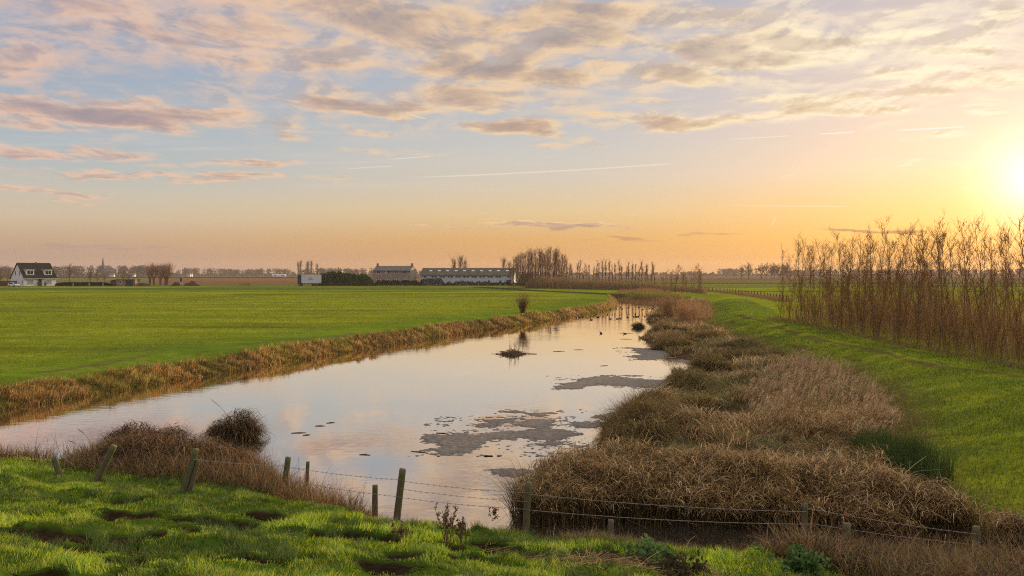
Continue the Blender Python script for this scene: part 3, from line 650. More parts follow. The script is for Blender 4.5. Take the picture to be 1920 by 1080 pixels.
    o = h.build('feather_reeds', M['reed']); tag(o, 'hazy pinkish brown feather reeds with soft plumes', 'reeds', kind='stuff')
    # 4. green rushes
    h = Heap(); xy = scatter(RUSHP, 7000, .6); xy = xy[U(0, 1, len(xy)) < .1 + 1.5 * fbm(xy[:, 0], xy[:, 1], 1.3, 103) ** 1.5]; n = len(xy); r = drop(xy)
    h.add(*ribbons(r, U(.45, .95, n), U(0, 6.3, n), U(0, .3, n), U(.2, .8, n), U(.010, .016, n), pick([(.03, .075, .02), (.05, .10, .026), (.08, .13, .035), (.2, .17, .08)], n, .2, [3, 3, 2, .5]), 3))
    o = h.build('green_rushes', M['reed']); tag(o, 'dark green rushes at the meadow edge of the marsh', 'rushes', kind='stuff')
    # 5. rough tan grass where marsh meets meadow and beyond the bend
    h = Heap(); pl = poly(BED_EDGE, .4); i = RNG.integers(0, len(pl) - 1, 26000); u = U(0, 1, (26000, 1)); xy = pl[i] * (1 - u) + pl[i + 1] * u + RNG.normal(0, 1, (26000, 2)) * np.array([.7, .5])
    k = xy[:, 1] < 140; xy = xy[k]; n = len(xy); r = drop(xy)
    h.add(*ribbons(r, U(.15, .55, n), U(0, 6.3, n), U(.1, .5, n), U(.8, 2, n), .009 + .00022 * xy[:, 1], pick([(.34, .25, .13), (.22, .18, .07), (.14, .16, .04), (.26, .16, .08)], n), 3))
    pgs = [(poly([(1140, 556), (1165, 545), (1230, 543), (1262, 556), (1245, 562), (1180, 560)], 1.0), 5000, .5, 1.0), (poly([(1236, 566), (1330, 566), (1336, 600), (1300, 612), (1236, 600)], .4), 8000, .3, .75)]
    for pg, cnt, a, b in pgs:
        xy = scatter(pg, cnt, 0); n = len(xy); r = drop(xy); r[:, 2] = np.maximum(r[:, 2], -.1)
        h.add(*ribbons(r, U(a, b, n), 1.9 + RNG.normal(0, .8, n), U(0, .3, n), U(.4, 1.4, n), U(.03, .06, n), pick([(.27, .16, .095), (.20, .115, .07), (.34, .22, .13)], n, .2), 3))
    o = h.build('rough_grass', M['reed']); tag(o, 'rough tan grass and reeds edging the meadow and the river bend', 'dry grass', kind='stuff')
marsh()

# ---- separate clumps
def clump(name, cx, cy, rx, ry, tall, n, cols, label, cat, z=None, up=.35, group=None, wid=.019, rot=0.0):
    a = U(0, 6.283, n); q = np.sqrt(U(0, 1, n)); lx, ly = q * np.cos(a) * rx, q * np.sin(a) * ry
    ca, sa = math.cos(rot), math.sin(rot); x, y = cx + lx * ca - ly * sa, cy + lx * sa + ly * ca
    r = drop(np.stack([x, y], 1)); r[:, 2] = np.maximum(r[:, 2], -.06)
    if z is not None: r[:, 2] = z
    L = tall * (1.25 - .55 * q ** 2) * U(.7, 1.2, n) * (.75 + .5 * fbm(x, y, .7, 111))
    out = np.arctan2(x - cx, y - cy); az = out + RNG.normal(0, 1.0, n)
    c = pick(cols, n, .25); h = Heap(); L = L * (.42 + 1.1 * vnoise(x + cx, y, max(rx, ry) * .55, 112))
    L0 = L; L = L * .8; h.add(*ribbons(r, L, az, U(0, up, n) + q * .25, U(.8, 2.8, n), U(.7, 1.3, n) * wid, c, 5, 1.0))
    m = int(n * 1.3); i = RNG.choice(n, m); s = r[i] + np.column_stack([RNG.normal(0, .08, (m, 2)), U(.3, .85, m) * tall * (1.05 - .6 * q[i] ** 2) * (.42 + 1.1 * vnoise(x[i] + cx, y[i], max(rx, ry) * .55, 112))])
    h.add(*ribbons(s, U(.3, .7, m) * tall, out[i] + RNG.normal(0, .8, m), U(.6, 1.5, m), U(2.6, 3.2, m), U(.8, 1.5, m) * wid, pick(cols, m, .25), 4, 1.0))
    base = float(r[:, 2].min())
    o = h.build(name, M['reed'], off=(cx, cy, base)); o.location = (cx, cy, base)
    return tag(o, label, cat, group)
DARKB = [(.075, .046, .028), (.12, .075, .044), (.20, .135, .08), (.035, .024, .016), (.34, .24, .145)]
def pos(px, py, z=0.0): return at(px, py, z)
x, y = pos(335, 880, .1); clump('reed_clump', x, y, 2.1, .8, .80, 3000, DARKB + [(.33, .23, .15)], 'broad collapsed brown reed clump behind the leaning posts', 'reed clump', rot=-.05)
x, y = pos(272, 838, .0); clump('reed_clump', x, y, 1.1, .6, 1.0, 1500, DARKB[:4], 'dark rounded reed clump rising behind the broad collapsed one', 'reed clump')
x, y = pos(441, 822, .0); clump('sedge_tussock', x, y, .72, .46, 1.0, 1400, DARKB[:4] + [(.19, .16, .07)], 'isolated dark sedge tussock standing in open water on the left', 'tussock', z=-.05)
x, y = pos(1197, 614, 0); clump('sedge_tussock', x, y, .5, .4, .8, 500, [(.09, .085, .04), (.15, .13, .06), (.06, .05, .03)], 'small upright green brown tussock in the far channel beside the ducks', 'tussock', z=-.05, up=.15, wid=.03)
x, y = pos(1215, 602, 0); clump('sedge_tussock', x + 1.6, y, 1.6, .9, 1.0, 1000, [(.12, .09, .05), (.2, .13, .08), (.15, .15, .05)], 'wide brown tussock at the right edge of the far channel', 'tussock', z=0.0, up=.3, wid=.03)

OLIVE = [(.20, .155, .06), (.30, .215, .10), (.12, .09, .045), (.16, .17, .05), (.40, .29, .15), (.06, .045, .025)]
for px, py, rx, ry, tall, n, lb in [(1192, 838, 1.05, .8, 1.0, 2000, 'large olive brown sedge tussock bulging into the water beside the biggest algae mat'), (1232, 800, .9, .7, .85, 1300, 'dark sedge tussock just behind the large olive one'),
        (1288, 738, 1.15, .8, .95, 1300, 'rounded sedge tussock at the tip of the long dark algae mat'), (1340, 706, 1.2, .8, .75, 900, 'low sedge tussock behind the bay of the upper marsh'), (1352, 682, 1.7, .9, 1.0, 1200, 'broad dark sedge tussock beside the pale mud mat'),
        (1262, 652, 1.6, .9, .95, 900, 'sedge tussock on the marsh point right of the floating debris'), (1310, 640, 1.8, .9, .9, 900, 'grey brown sedge tussock farthest up the right bank'), (1420, 672, 1.6, .9, .8, 800, 'small tussock at the upper meadow edge of the marsh')]:
    x, y = pos(px, py, .15); clump('sedge_tussock', x, y, rx, ry, tall, n, OLIVE, lb, 'tussock', group='sedge tussocks along the right bank', wid=.014 + .00022 * y)

def near_sedge():
    h = Heap()
    # arching dead stems tangled along the fence
    pg = np.array([at(*p, .3) for p in [(60, 872), (180, 850), (360, 845), (480, 862), (580, 915), (690, 962), (680, 985), (560, 950), (430, 920), (250, 905), (60, 892)]])
    xy = scatter(pg, 800, 0); n = len(xy); r = drop(xy)
    h.add(*ribbons(r, U(.4, 1.15, n), U(0, 6.3, n), U(0, .5, n), U(.5, 2.6, n), U(.009, .016, n), pick(DARKB + [(.36, .25, .15)], n), 6, 1.3, .4))
    # brown fringe at the water side of the fence
    pl = NEARW; seg = np.hypot(*np.diff(pl, axis=0).T); n = 30000
    i = RNG.choice(len(seg), n, p=seg / seg.sum()); u = U(0, 1, (n, 1)); base = pl[i] * (1 - u) + pl[i + 1] * u
    d = (pl[i + 1] - pl[i]) / seg[i][:, None]; nr = np.stack([d[:, 1], -d[:, 0]], 1); pr = base + nr * .4; nr[inside(WATER, pr[:, 0], pr[:, 1])] *= -1
    xy = base + nr * (U(0, 1, n)[:, None] ** 1.2 * 1.3 - .08)
    px = xy[:, 0] / xy[:, 1]
    amt = np.interp(px, [-.8, -.62, -.55, -.30, -.27, -.18, -.17, -.05, 0, .04, .12, .22, .30, .45, .7], [.9, .9, .6, .8, .95, .9, .12, .1, .1, .2, .25, .15, .5, .9, 1])
    size = np.interp(px, [-.8, -.6, -.5, -.30, -.2, -.17, 0, .1, .25, .35, .5, .7], [.55, .5, .5, .65, .6, .25, .25, .38, .36, .6, .75, .8])
    k = U(0, 1, n) < amt * (.3 + 1.2 * fbm(xy[:, 0], xy[:, 1], .9, 121)); xy, size = xy[k], size[k]; n = len(xy); r = drop(xy); r[:, 2] = np.maximum(r[:, 2], -.04)
    L = size * U(.45, 1.35, n); c = pick([(.28, .175, .09), (.16, .10, .055), (.07, .045, .026), (.42, .30, .17), (.17, .165, .055)], n, .2, [3, 3, 2, 2, 1])
    h.add(*ribbons(r, L, U(0, 6.3, n), U(0, .5, n), U(.5, 2.3, n), U(.008, .015, n), c, 4, 1.3))
    # brown sedge between the leaning posts and the broad clump
    pg = np.array([at(*p, .3) for p in [(120, 868), (180, 858), (350, 862), (470, 870), (540, 905), (560, 935), (520, 932), (440, 925), (330, 912), (210, 902), (120, 890)]])
    xy = scatter(pg, 8000, 0); n = len(xy); r = drop(xy)
    h.add(*ribbons(r, U(.2, .7, n) * (.4 + 1.1 * fbm(xy[:, 0], xy[:, 1], .8, 131)), U(0, 6.3, n), U(0, .5, n), U(.8, 2.4, n), U(.009, .017, n), pick(DARKB + [(.30, .195, .1), (.20, .13, .06), (.15, .15, .05)], n), 4, 1.2))
    # rank brown growth right of the middle, in front of the ditch
    pg = np.array([at(*p, .35) for p in [(1420, 1046), (1560, 1054), (1720, 1062), (1960, 1095), (2100, 1150), (2050, 1230), (1760, 1200), (1560, 1130), (1440, 1090)]])
    xy = scatter(pg, 17000, 0); n = len(xy); xy = xy[U(0, 1, n) < .15 + 1.4 * fbm(xy[:, 0], xy[:, 1], .6, 133) ** 1.4]; n = len(xy); r = drop(xy)
    h.add(*ribbons(r, U(.2, .85, n) * (.5 + fbm(xy[:, 0], xy[:, 1], .7, 134)), U(0, 6.3, n), U(0, .5, n), U(.8, 2.7, n), U(.010, .020, n), pick(DARKB + [(.28, .19, .1), (.15, .16, .05)], n), 4, 1.2))
    # straw tufts
    pg = np.array([at(*p, .35) for p in [(1040, 1010), (1210, 1034), (1330, 1052), (1310, 1068), (1180, 1046), (1060, 1026)]])
    xy = scatter(pg, 5200, 0); n = len(xy); r = drop(xy)
    h.add(*ribbons(r, U(.08, .28, n), U(0, 6.3, n), U(0, .4, n), U(.5, 1.7, n), U(.005, .009, n), pick([(.36, .29, .15), (.28, .24, .10), (.17, .19, .05), (.42, .34, .2)], n), 3))
    o = h.build('bank_sedge', M['reed']); tag(o, 'dry brown sedge and straw along the near water edge', 'dry grass', kind='stuff')
    # reed litter lying on the soil
    h = Heap(); n = 520; x = RNG.normal(1.7, .95, n); y = 12.45 - .2 * x + RNG.normal(0, .28, n); r = drop(np.stack([x, y], 1)); r[:, 2] += .03
    h.add(*ribbons(r, U(.15, .6, n), RNG.normal(1.5, .9, n), U(1.35, 1.6, n), U(1.45, 1.75, n), U(.008, .017, n), pick([(.40, .27, .17), (.28, .17, .10), (.48, .36, .24), (.16, .10, .06)], n), 2, tip=.7))
    o = h.build('reed_litter', M['reed']); tag(o, 'broken dead reed stems scattered on bare soil by the near bank', 'litter', kind='stuff')
near_sedge()
# ---------------------------------------------------------------- trees
class Tubes:
    def __init__(s): s.V, s.Q, s.T, s.n = [], [], [], 0
    def tube(s, pts, r0, r1, k=4, pw=1.0):
        pts = np.asarray(pts, float); m = len(pts)
        d = np.gradient(pts, axis=0); d /= np.linalg.norm(d, axis=1)[:, None] + 1e-9
        ref = np.where(np.abs(d[:, 2:3]) > .9, [[1., 0, 0]], [[0, 0, 1.]])
        a = np.cross(d, ref); a /= np.linalg.norm(a, axis=1)[:, None] + 1e-9; b = np.cross(d, a)
        t = np.linspace(0, 1, m); r = (r0 + (r1 - r0) * t ** pw)[:, None, None]
        ang = np.arange(k) / k * 2 * np.pi
        ring = pts[:, None] + r * (a[:, None] * np.cos(ang)[None, :, None] + b[:, None] * np.sin(ang)[None, :, None])
        s.V.append(ring.reshape(-1, 3)); i = np.arange(m - 1)[:, None] * k + np.arange(k)[None]; j = np.arange(m - 1)[:, None] * k + (np.arange(k)[None] + 1) % k
        s.Q.append(np.stack([i, j, j + k, i + k], -1).reshape(-1, 4) + s.n); s.n += m * k
    def cards(s, P, size, rng):
        n = len(P); a = rng.normal(size=(n, 3)); a /= np.linalg.norm(a, axis=1)[:, None]; b = np.cross(a, rng.normal(size=(n, 3))); b /= np.linalg.norm(b, axis=1)[:, None]
        sz = size * rng.uniform(.6, 1.4, (n, 1))
        V = np.stack([P - a * sz, P + b * sz * .5, P + a * sz, P - b * sz * .5], 1).reshape(-1, 3)
        s.V.append(V); s.Q.append(np.arange(n * 4).reshape(-1, 4) + s.n); s.n += n * 4
    def build(s, name, mat, parent=None, smooth=True):
        return mesh_np(name, np.concatenate(s.V), np.concatenate(s.Q), None, mat, parent, smooth=smooth)
def grow(rng, p, d, L, n=5, wob=.12, up=.1):
    pts = [np.array(p, float)]; d = np.array(d, float); d /= np.linalg.norm(d)
    for _ in range(n - 1):
        d = d + rng.normal(0, wob, 3) + np.array([0, 0, up]); d /= np.linalg.norm(d); pts.append(pts[-1] + d * L / (n - 1))
    return np.array(pts)
def along(pts, f):
    i = min(int(f * (len(pts) - 1)), len(pts) - 2); u = f * (len(pts) - 1) - i
    return pts[i] * (1 - u) + pts[i + 1] * u
def dirv(az, el): return np.array([math.cos(el) * math.cos(az), math.cos(el) * math.sin(az), math.sin(el)])
def sapling(rng, tall=6.5, thick=1.0, leaves=70, stems=None):
    tr, cr, lf = Tubes(), Tubes(), []
    ns = stems or rng.integers(1, 3)
    for k in range(ns):
        b = np.array([rng.normal(0, .12) * (ns > 1), rng.normal(0, .12) * (ns > 1), -.05]); H_ = tall * (1 if k == 0 else rng.uniform(.6, .95))
        st = grow(rng, b, dirv(rng.uniform(0, 6.3), R(rng.uniform(82, 89))), H_, 9, .05, .05)
        tr.tube(st, .029 * thick * (.7 if k else 1), .006, 5)
        for j in range(rng.integers(30, 40)):
            f = rng.uniform(.10, .97); q = along(st, f); L = rng.uniform(.5, 1.65) * (1.1 - .5 * f)
            br = grow(rng, q, dirv(rng.uniform(0, 6.3), R(rng.uniform(28, 66))), L, 5, .12, .14); cr.tube(br, .011 * (1.2 - f * .5), .004, 3)
            if f > .45: lf += [along(br, u) + rng.normal(0, .04, 3) for u in rng.uniform(.2, 1, max(1, int(leaves / 15 * f)))]
            for _ in range(6):
                q2 = along(br, rng.uniform(.2, .95)); t2 = grow(rng, q2, dirv(rng.uniform(0, 6.3), R(rng.uniform(15, 80))), L * rng.uniform(.25, .6), 3, .15, .1); cr.tube(t2, .005, .003, 3)
    # whips from the foot
    for j in range(9):
        w = grow(rng, [rng.normal(0, .3), rng.normal(0, .3), -.05], dirv(rng.uniform(0, 6.3), R(rng.uniform(66, 88))), rng.uniform(1.0, 3.9), 5, .07, .04); cr.tube(w, .009, .004, 3)
        for _ in range(4):
            t2 = grow(rng, along(w, rng.uniform(.25, .9)), dirv(rng.uniform(0, 6.3), R(rng.uniform(30, 75))), rng.uniform(.3, .8), 3, .1, .1); cr.tube(t2, .006, .004, 3)
    return tr, cr, lf
def upright(rng, tall=12, spread=1.6, nb=46, thick=.2, low=.12, el=(58, 78), twig=.02, fine=4):
    tr, cr = Tubes(), Tubes()
    st = grow(rng, [0, 0, -.1], dirv(rng.uniform(0, 6.3), R(88)), tall * .97, 9, .025, .05); tr.tube(st, thick, .03, 6)
    for j in range(nb):
        f = low + (1 - low) * rng.uniform(0, 1) ** .9 * .93; q = along(st, f); e = R(rng.uniform(*el))
        L = spread / math.cos(e) * rng.uniform(.5, 1.05) * (1.05 - .6 * max(f - .45, 0) / .55); L = min(L, (tall - q[2]) * 1.1 + .5)
        br = grow(rng, q, dirv(rng.uniform(0, 6.3), e), L, 6, .07, .07); cr.tube(br, max(thick * .3 * (1.1 - f), twig * 1.5), twig * .6, 3)
        for _ in range(fine):
            q2 = along(br, rng.uniform(.2, .95)); L2 = L * rng.uniform(.2, .45)
            b2 = grow(rng, q2, dirv(rng.uniform(0, 6.3), R(rng.uniform(25, 80))), L2, 4, .12, .12); cr.tube(b2, twig, twig * .5, 3)
            for __ in range(2):
                b3 = grow(rng, along(b2, rng.uniform(.3, .9)), dirv(rng.uniform(0, 6.3), R(rng.uniform(10, 80))), L2 * .5, 3, .1, .1); cr.tube(b3, twig * .6, twig * .4, 3)
    return tr, cr
def pollard(rng, tall=8, trunk=2.6, nb=46, spread=.5, fine=5):
    tr, cr = Tubes(), Tubes(); st = grow(rng, [0, 0, -.1], [rng.normal(0, .06), rng.normal(0, .06), 1], trunk, 5, .03, 0); tr.tube(st, .42, .5, 8)
    tr.tube(np.array([st[-1] + [0, 0, -.12], st[-1] + [0, 0, .12], st[-1] + [0, 0, .3]]), .55, .2, 8)
    for j in range(nb):
        az = rng.uniform(0, 6.3); e = R(rng.uniform(58, 87)); L = (tall - trunk) * rng.uniform(.7, 1.05)
        br = grow(rng, st[-1] + np.array([math.cos(az) * .35, math.sin(az) * .35, 0]), dirv(az, e), L, 6, .05, .04); cr.tube(br, .05, .018, 3)
        for _ in range(fine):
            b2 = grow(rng, along(br, rng.uniform(.3, .95)), dirv(rng.uniform(0, 6.3), R(rng.uniform(45, 80))), L * rng.uniform(.12, .3), 3, .1, .1); cr.tube(b2, .022, .012, 3)
    return tr, cr
def spreading(rng, tall=9, spread=3.2, nb=16, thick=.22, fine=7, low=.28, twig=.022):
    tr, cr = Tubes(), Tubes(); st = grow(rng, [0, 0, -.1], [rng.normal(0, .05), 0, 1], tall * .75, 7, .05, .05); tr.tube(st, thick, .05, 6)
    for j in range(nb):
        f = rng.uniform(low, 1); e = R(rng.uniform(25, 65) + 15 * f); L = spread * rng.uniform(.6, 1.1) * (1.15 - .35 * f)
        br = grow(rng, along(st, f), dirv(j * 2.4 + rng.normal(0, .4), e), L, 6, .12, .06); tr.tube(br, thick * .38 * (1.1 - .6 * f), .02, 4)
        for _ in range(fine):
            b2 = grow(rng, along(br, rng.uniform(.25, 1)), dirv(rng.uniform(0, 6.3), R(rng.uniform(0, 80))), L * rng.uniform(.25, .5), 5, .16, .06); cr.tube(b2, twig * 1.2, twig * .6, 3)
            for __ in range(4):
                b3 = grow(rng, along(b2, rng.uniform(.2, 1)), dirv(rng.uniform(0, 6.3), R(rng.uniform(-10, 80))), L * rng.uniform(.1, .25), 3, .15, .05); cr.tube(b3, twig * .7, twig * .4, 3)
    return tr, cr
def make_tree(name, parts, bark, twig, leafmat=None, rng=None, leafsize=.04):
    root = empty(name, (0, 0, 0)); parts[0].build('trunk', bark, root); cr = parts[1].build('crown', twig, root)
    if len(parts) > 2 and parts[2]:
        lf = Tubes(); lf.cards(np.array(parts[2]), leafsize, rng); lf.build('dry_leaves', leafmat, root, smooth=False)
    return root
KINDS_MADE = []
class Kind:
    """first use moves the original itself, later uses are copies"""
    def __init__(s, protos): s.p = protos; s.used = [False] * len(protos); KINDS_MADE.append(s)
    def put(s, i, x, y, z, rz, sc, label, cat, group=None):
        i %= len(s.p); o = copy_tree(s.p[i]) if s.used[i] else s.p[i]; s.used[i] = True
        o.location = (x, y, z); o.rotation_euler = (0, 0, rz); o.scale = sc if isinstance(sc, tuple) else (sc,) * 3
        return tag(o, label, cat, group)
    def done(s):
        for o, u in zip(s.p, s.used):
            if not u:
                for c in list(o.children): bpy.data.objects.remove(c)
                bpy.data.objects.remove(o)
trng = np.random.default_rng(31)
def hz(x, y): return float(height(np.array([x]), np.array([y]))[0])

# ---- the plantation on the right
def plantation():
    kinds = Kind([make_tree('sapling_tree', sapling(trng, trng.uniform(6.2, 7.2)), M['bark'], M['twig'], M['leaf_dry'], trng, .04) for _ in range(9)])
    rows = [(24.9, 73.5, 22.7, 30.0), (26.9, 73.2, 24.9, 32.0), (29.0, 73.6, 27.2, 35.0), (31.2, 73.0, 29.6, 39.0), (33.8, 73.4, 32.4, 43)]
    i = 0
    for ri, (ax, ay, bx, by) in enumerate(rows):
        n = int((ay - by) / (1.25 + .12 * ri))
        for k in range(n + 1):
            f = k / n; x = ax + (bx - ax) * f + trng.normal(0, .22); y = ay + (by - ay) * f + trng.normal(0, .25)
            px = MID + x / y * FOC
            if px > 2060: continue
            s = trng.uniform(.80, 1.06) * (1.0 + .03 * f)
            if ri == 0:
                if k == 0: lb = 'slender bare sapling at the far left end of the front plantation row'
                else: lb = 'slender bare sapling with sparse brown leaves in the front row beside the right meadow'
            else: lb = 'thin bare sapling in the rows behind the front of the plantation'
            g = 'saplings in the plantation front row' if ri == 0 else 'saplings behind the plantation front row'
            if ri == 0 and k == 0: g = 'saplings in the plantation front row'
            kinds.put(i * 5 + trng.integers(0, 9), x, y, hz(x, y), trng.uniform(0, 6.3), (s * trng.uniform(.9, 1.1), s, s), lb, 'tree', g); i += 1
    # brushwood between the stems
    h = Heap(); pg = np.array([(25.4, 75), (23.2, 29), (33, 37), (38, 50), (38, 75)]); xy = scatter(pg, 22000, .5); n = len(xy)
    xy = xy[xy[:, 0] / xy[:, 1] < .72]; n = len(xy); r = drop(xy)
    h.add(*ribbons(r, .4 + 3.0 * U(0, 1, n) ** 2.2, U(0, 6.3, n), U(0, .28, n), U(.05, .5, n), U(.008, .015, n), pick([(.30, .19, .09), (.40, .27, .13), (.17, .11, .06), (.46, .33, .16)], n), 3, tip=.4))
    pl = np.array([(24.3, 74.5), (22.2, 30)]); u = U(0, 1, (7000, 1)); xy = pl[0] * (1 - u) + pl[1] * u + RNG.normal(0, .45, (7000, 2)); n = 7000; r = drop(xy)
    h.add(*ribbons(r, U(.1, .5, n), U(0, 6.3, n), U(.1, .6, n), U(.8, 2, n), U(.012, .022, n), pick([(.26, .18, .1), (.15, .12, .05), (.33, .23, .12), (.12, .15, .04)], n), 3))
    o = h.build('brushwood', M['reed']); tag(o, 'dense brown brushwood between the sapling stems', 'brushwood', kind='stuff')
plantation()

# ---- poplars and rows in the middle distance
def px_at(px, depth): return (px - MID) / FOC * depth
def mid_trees():
    pop = Kind([make_tree('poplar_tree', upright(trng, trng.uniform(12.0, 13.4), 1.5, 54, .17, .1, (64, 82), .022, 3), M['bark_pale'], M['twig_far']) for _ in range(5)])
    xs = np.linspace(958, 1063, 24)
    for i, px in enumerate(xs):
        d = 268 + trng.normal(0, 6) ; x = px_at(px, d); e = (px - 958) / 105
        s = .92 * np.interp(e, [0, .1, .3, .85, 1], [.70, .86, .98, 1.02, .80]) * trng.uniform(.95, 1.05)
        pop.put(int(trng.integers(0, 5)), x, d, 1.0, trng.uniform(0, 6.3), (s * 1.1, s * 1.1, s), 'tall upright bare poplar in the dense grove right of the long barn', 'tree', 'poplars of the grove by the barn')
    thin = Kind([make_tree('poplar_tree', upright(trng, trng.uniform(7.6, 8.6), .7, 34, .09, .08, (58, 80), .02, 3), M['bark'], M['twig_far']) for _ in range(5)])
    xs = np.concatenate([np.linspace(1068, 1228, 27)])
    for i, px in enumerate(xs):
        d = 250 - (px - 1068) * .16 + trng.normal(0, 2); s = trng.uniform(.82, 1.08)
        thin.put(int(trng.integers(0, 5)), px_at(px, d), d, 1.0, trng.uniform(0, 6.3), (s * 1.1, s * 1.1, s), 'thin young columnar poplar in the long row behind the river bend', 'tree', 'young poplars in the row behind the bend')
    leafy = Kind([make_tree('alder_tree', (lambda q: q)(sapling(trng, 6.2, 1.5, 75, 2)), M['bark'], M['twig_far'], M['leaf_dry'], trng, .085) for _ in range(3)])
    for i, px in enumerate([1246, 1256, 1266, 1279, 1288, 1300, 1309, 1316]):
        d = 170 + trng.normal(0, 4); s = trng.uniform(.8, 1.08)
        leafy.put(i, px_at(px, d), d, 1.0, trng.uniform(0, 6.3), (s * 1.3, s * 1.3, s), 'loose leafy sapling in the clump right of the river bend' if i < 7 else 'rightmost sapling of the clump right of the river bend', 'tree', 'saplings of the clump by the bend')
    # bare crowns seen over the barn roof
    roof = Kind([make_tree('poplar_tree', upright(trng, 11.0, 2.0, 40, .2, .3, (60, 82), .035, 4), M['bark_pale'], M['twig_far']) for _ in range(2)])
    for i, (px, s, lb) in enumerate([(851, .98, 'bare tree whose leftmost top sticks out over the barn roof'), (862, 1.05, 'tallest of the bare treetops sticking out over the barn roof'), (873, .93, 'bare tree whose right top sticks out over the barn roof'), (946, .96, 'small bare treetop over the right end of the barn roof')]):
        roof.put(i, px_at(px, 372), 372, 1.0, trng.uniform(0, 6), s, lb, 'tree', 'trees behind the barn')
    # undergrowth at the foot of grove and row
    h = Heap(); n = 16000; px = U(985, 1325, n); d = np.interp(px, [985, 1068, 1228, 1325], [262, 246, 222, 172]) + RNG.normal(0, 4, n); r = np.column_stack([px_at(px, d), d, np.full(n, 1.0)])
    tall = np.interp(px, [985, 1000, 1065, 1080, 1230, 1240, 1325], [2, 4, 4, 3.2, 2.4, 2, 1.6])
    h.add(*ribbons(r, tall * U(.35, 1, n), U(0, 6.3, n), U(0, .25, n), U(.1, .7, n), U(.05, .10, n), pick([(.22, .145, .095), (.28, .18, .11), (.15, .105, .07), (.22, .18, .09)], n), 3, tip=.3))
    o = h.build('undergrowth', M['reed']); tag(o, 'brown undergrowth at the foot of the poplars behind the bend', 'brushwood', kind='stuff')
mid_trees()

def bush(name, px, py, z, tall, wide, n, cols, label, cat='bush', mat='reed', w=.02, lean=.6, foot=.1):
    x, y = at(px, py, z); h = Heap(); m = n
    r = np.column_stack([RNG.normal(0, wide * foot, m), RNG.normal(0, wide * foot, m), np.zeros(m)])
    az = U(0, 6.3, m); t0 = U(.02, lean, m)
    V, Q, C, P = ribbons(r, tall * U(.55, 1.06, m) * (1 - .15 * t0), az, t0, t0 + RNG.normal(.02, .15, m), U(.7, 1.3, m) * w, pick(cols, m), 5, tip=.35); h.add(V, Q, C)
    for _ in range(7):
        i = RNG.integers(1, 5, m); s = P[np.arange(m), i] * .5 + P[np.arange(m), i + 1] * .5
        a = U(.1, .9, m); h.add(*ribbons(s, tall * U(.10, .30, m), U(0, 6.3, m), a, a + RNG.normal(0, .2, m), U(.4, .8, m) * w, pick(cols, m), 3, tip=.4))
    o = h.build(name, M[mat]); o.location = (x, y, hz(x, y)); return tag(o, label, cat)
BR = [(.17, .11, .075), (.22, .145, .10), (.13, .085, .06)]
bush('bare_bush', 980, 587, 1.0, 2.4, 1.9, 150, [(.12, .08, .05), (.18, .12, .075)], 'lone bare round bush on the edge of the left river bank', lean=.7, foot=.06, w=.03)
bush('willow_shrub', 1262, 592, .6, 3.2, 3.6, 260, [(.28, .18, .11), (.36, .24, .14), (.2, .125, .08)], 'large feathery brown willow shrub on the right bank before the bend', 'shrub', w=.036, lean=.55, foot=.22)
bush('willow_shrub', 1292, 598, .6, 2.3, 3.4, 220, [(.32, .19, .12), (.38, .25, .15)], 'lower reddish brown shrub beside the large willow shrub on the right bank', 'shrub', w=.036, lean=.6, foot=.25)

# ---- left: pollards, garden trees, church, far woods
def left_trees():
    pw = Kind([make_tree('pollard_willow', pollard(trng, 9.3), M['bark'], M['twig_far']) for _ in range(3)])
    for i, (px, s, lb) in enumerate([(277, .98, 'leftmost of the five pollard willows, leaning left beside the brick shed'), (290, 1.0, 'second pollard willow from the left in the row by the dirt heaps'), (300, .96, 'middle pollard willow of the row of five'), (308, .97, 'fourth pollard willow from the left with a thick crown'), (317, 1.03, 'rightmost of the five pollard willows near the road sign')]):
        d = 318; pw.put(i, px_at(px, d), d + trng.normal(0, 2), 1.0, trng.uniform(0, 6), s, lb, 'tree', 'pollard willows on the left')
    sp = Kind([make_tree('bare_tree', spreading(trng, 8.6, 2.9), M['bark'], M['twig_far']) for _ in range(3)])
    for i, (px, d, s, lb) in enumerate([(2, 320, 1.05, 'bare garden tree left of the white house, cut by the picture edge'), (14, 345, .85, 'bare tree just left of the white house gable'), (131, 335, 1.08, 'round crowned bare tree right of the white house'), (169, 335, .95, 'bare spreading tree between the white house and the spire'), (183, 345, .78, 'slim bare tree just left of the church spire'), (196, 340, .66, 'bare tree in front of the church spire'), (231, 345, .82, 'small bare tree behind the brick shed'), (241, 352, .75, 'smallest bare tree to the right behind the brick shed')]):
        sp.put(i, px_at(px, d), d, 1.0, trng.uniform(0, 6), s, lb, 'tree', 'bare trees along the hedge')
    rd = Kind([make_tree('bare_tree', spreading(trng, 12.5, 5.0, 20, .35, 9, .3, .05), M['bark'], M['twig_far']) for _ in range(2)])
    for i, (px, s, lb) in enumerate([(1384, .95, 'smaller left one of the two round bare trees on the right horizon'), (1402, 1.08, 'larger right one of the two round bare trees on the right horizon')] + [(1431 + 7.2 * k, 1.08 - .02 * (k % 3), 'bare tree in the clipped row on the right horizon') for k in range(8)]):
        d = 640; rd.put(i, px_at(px, d), d + trng.normal(0, 5), 1.0, trng.uniform(0, 6), s, lb, 'tree', 'bare trees on the right horizon' if i < 2 else 'row of bare trees on the right horizon')
left_trees()
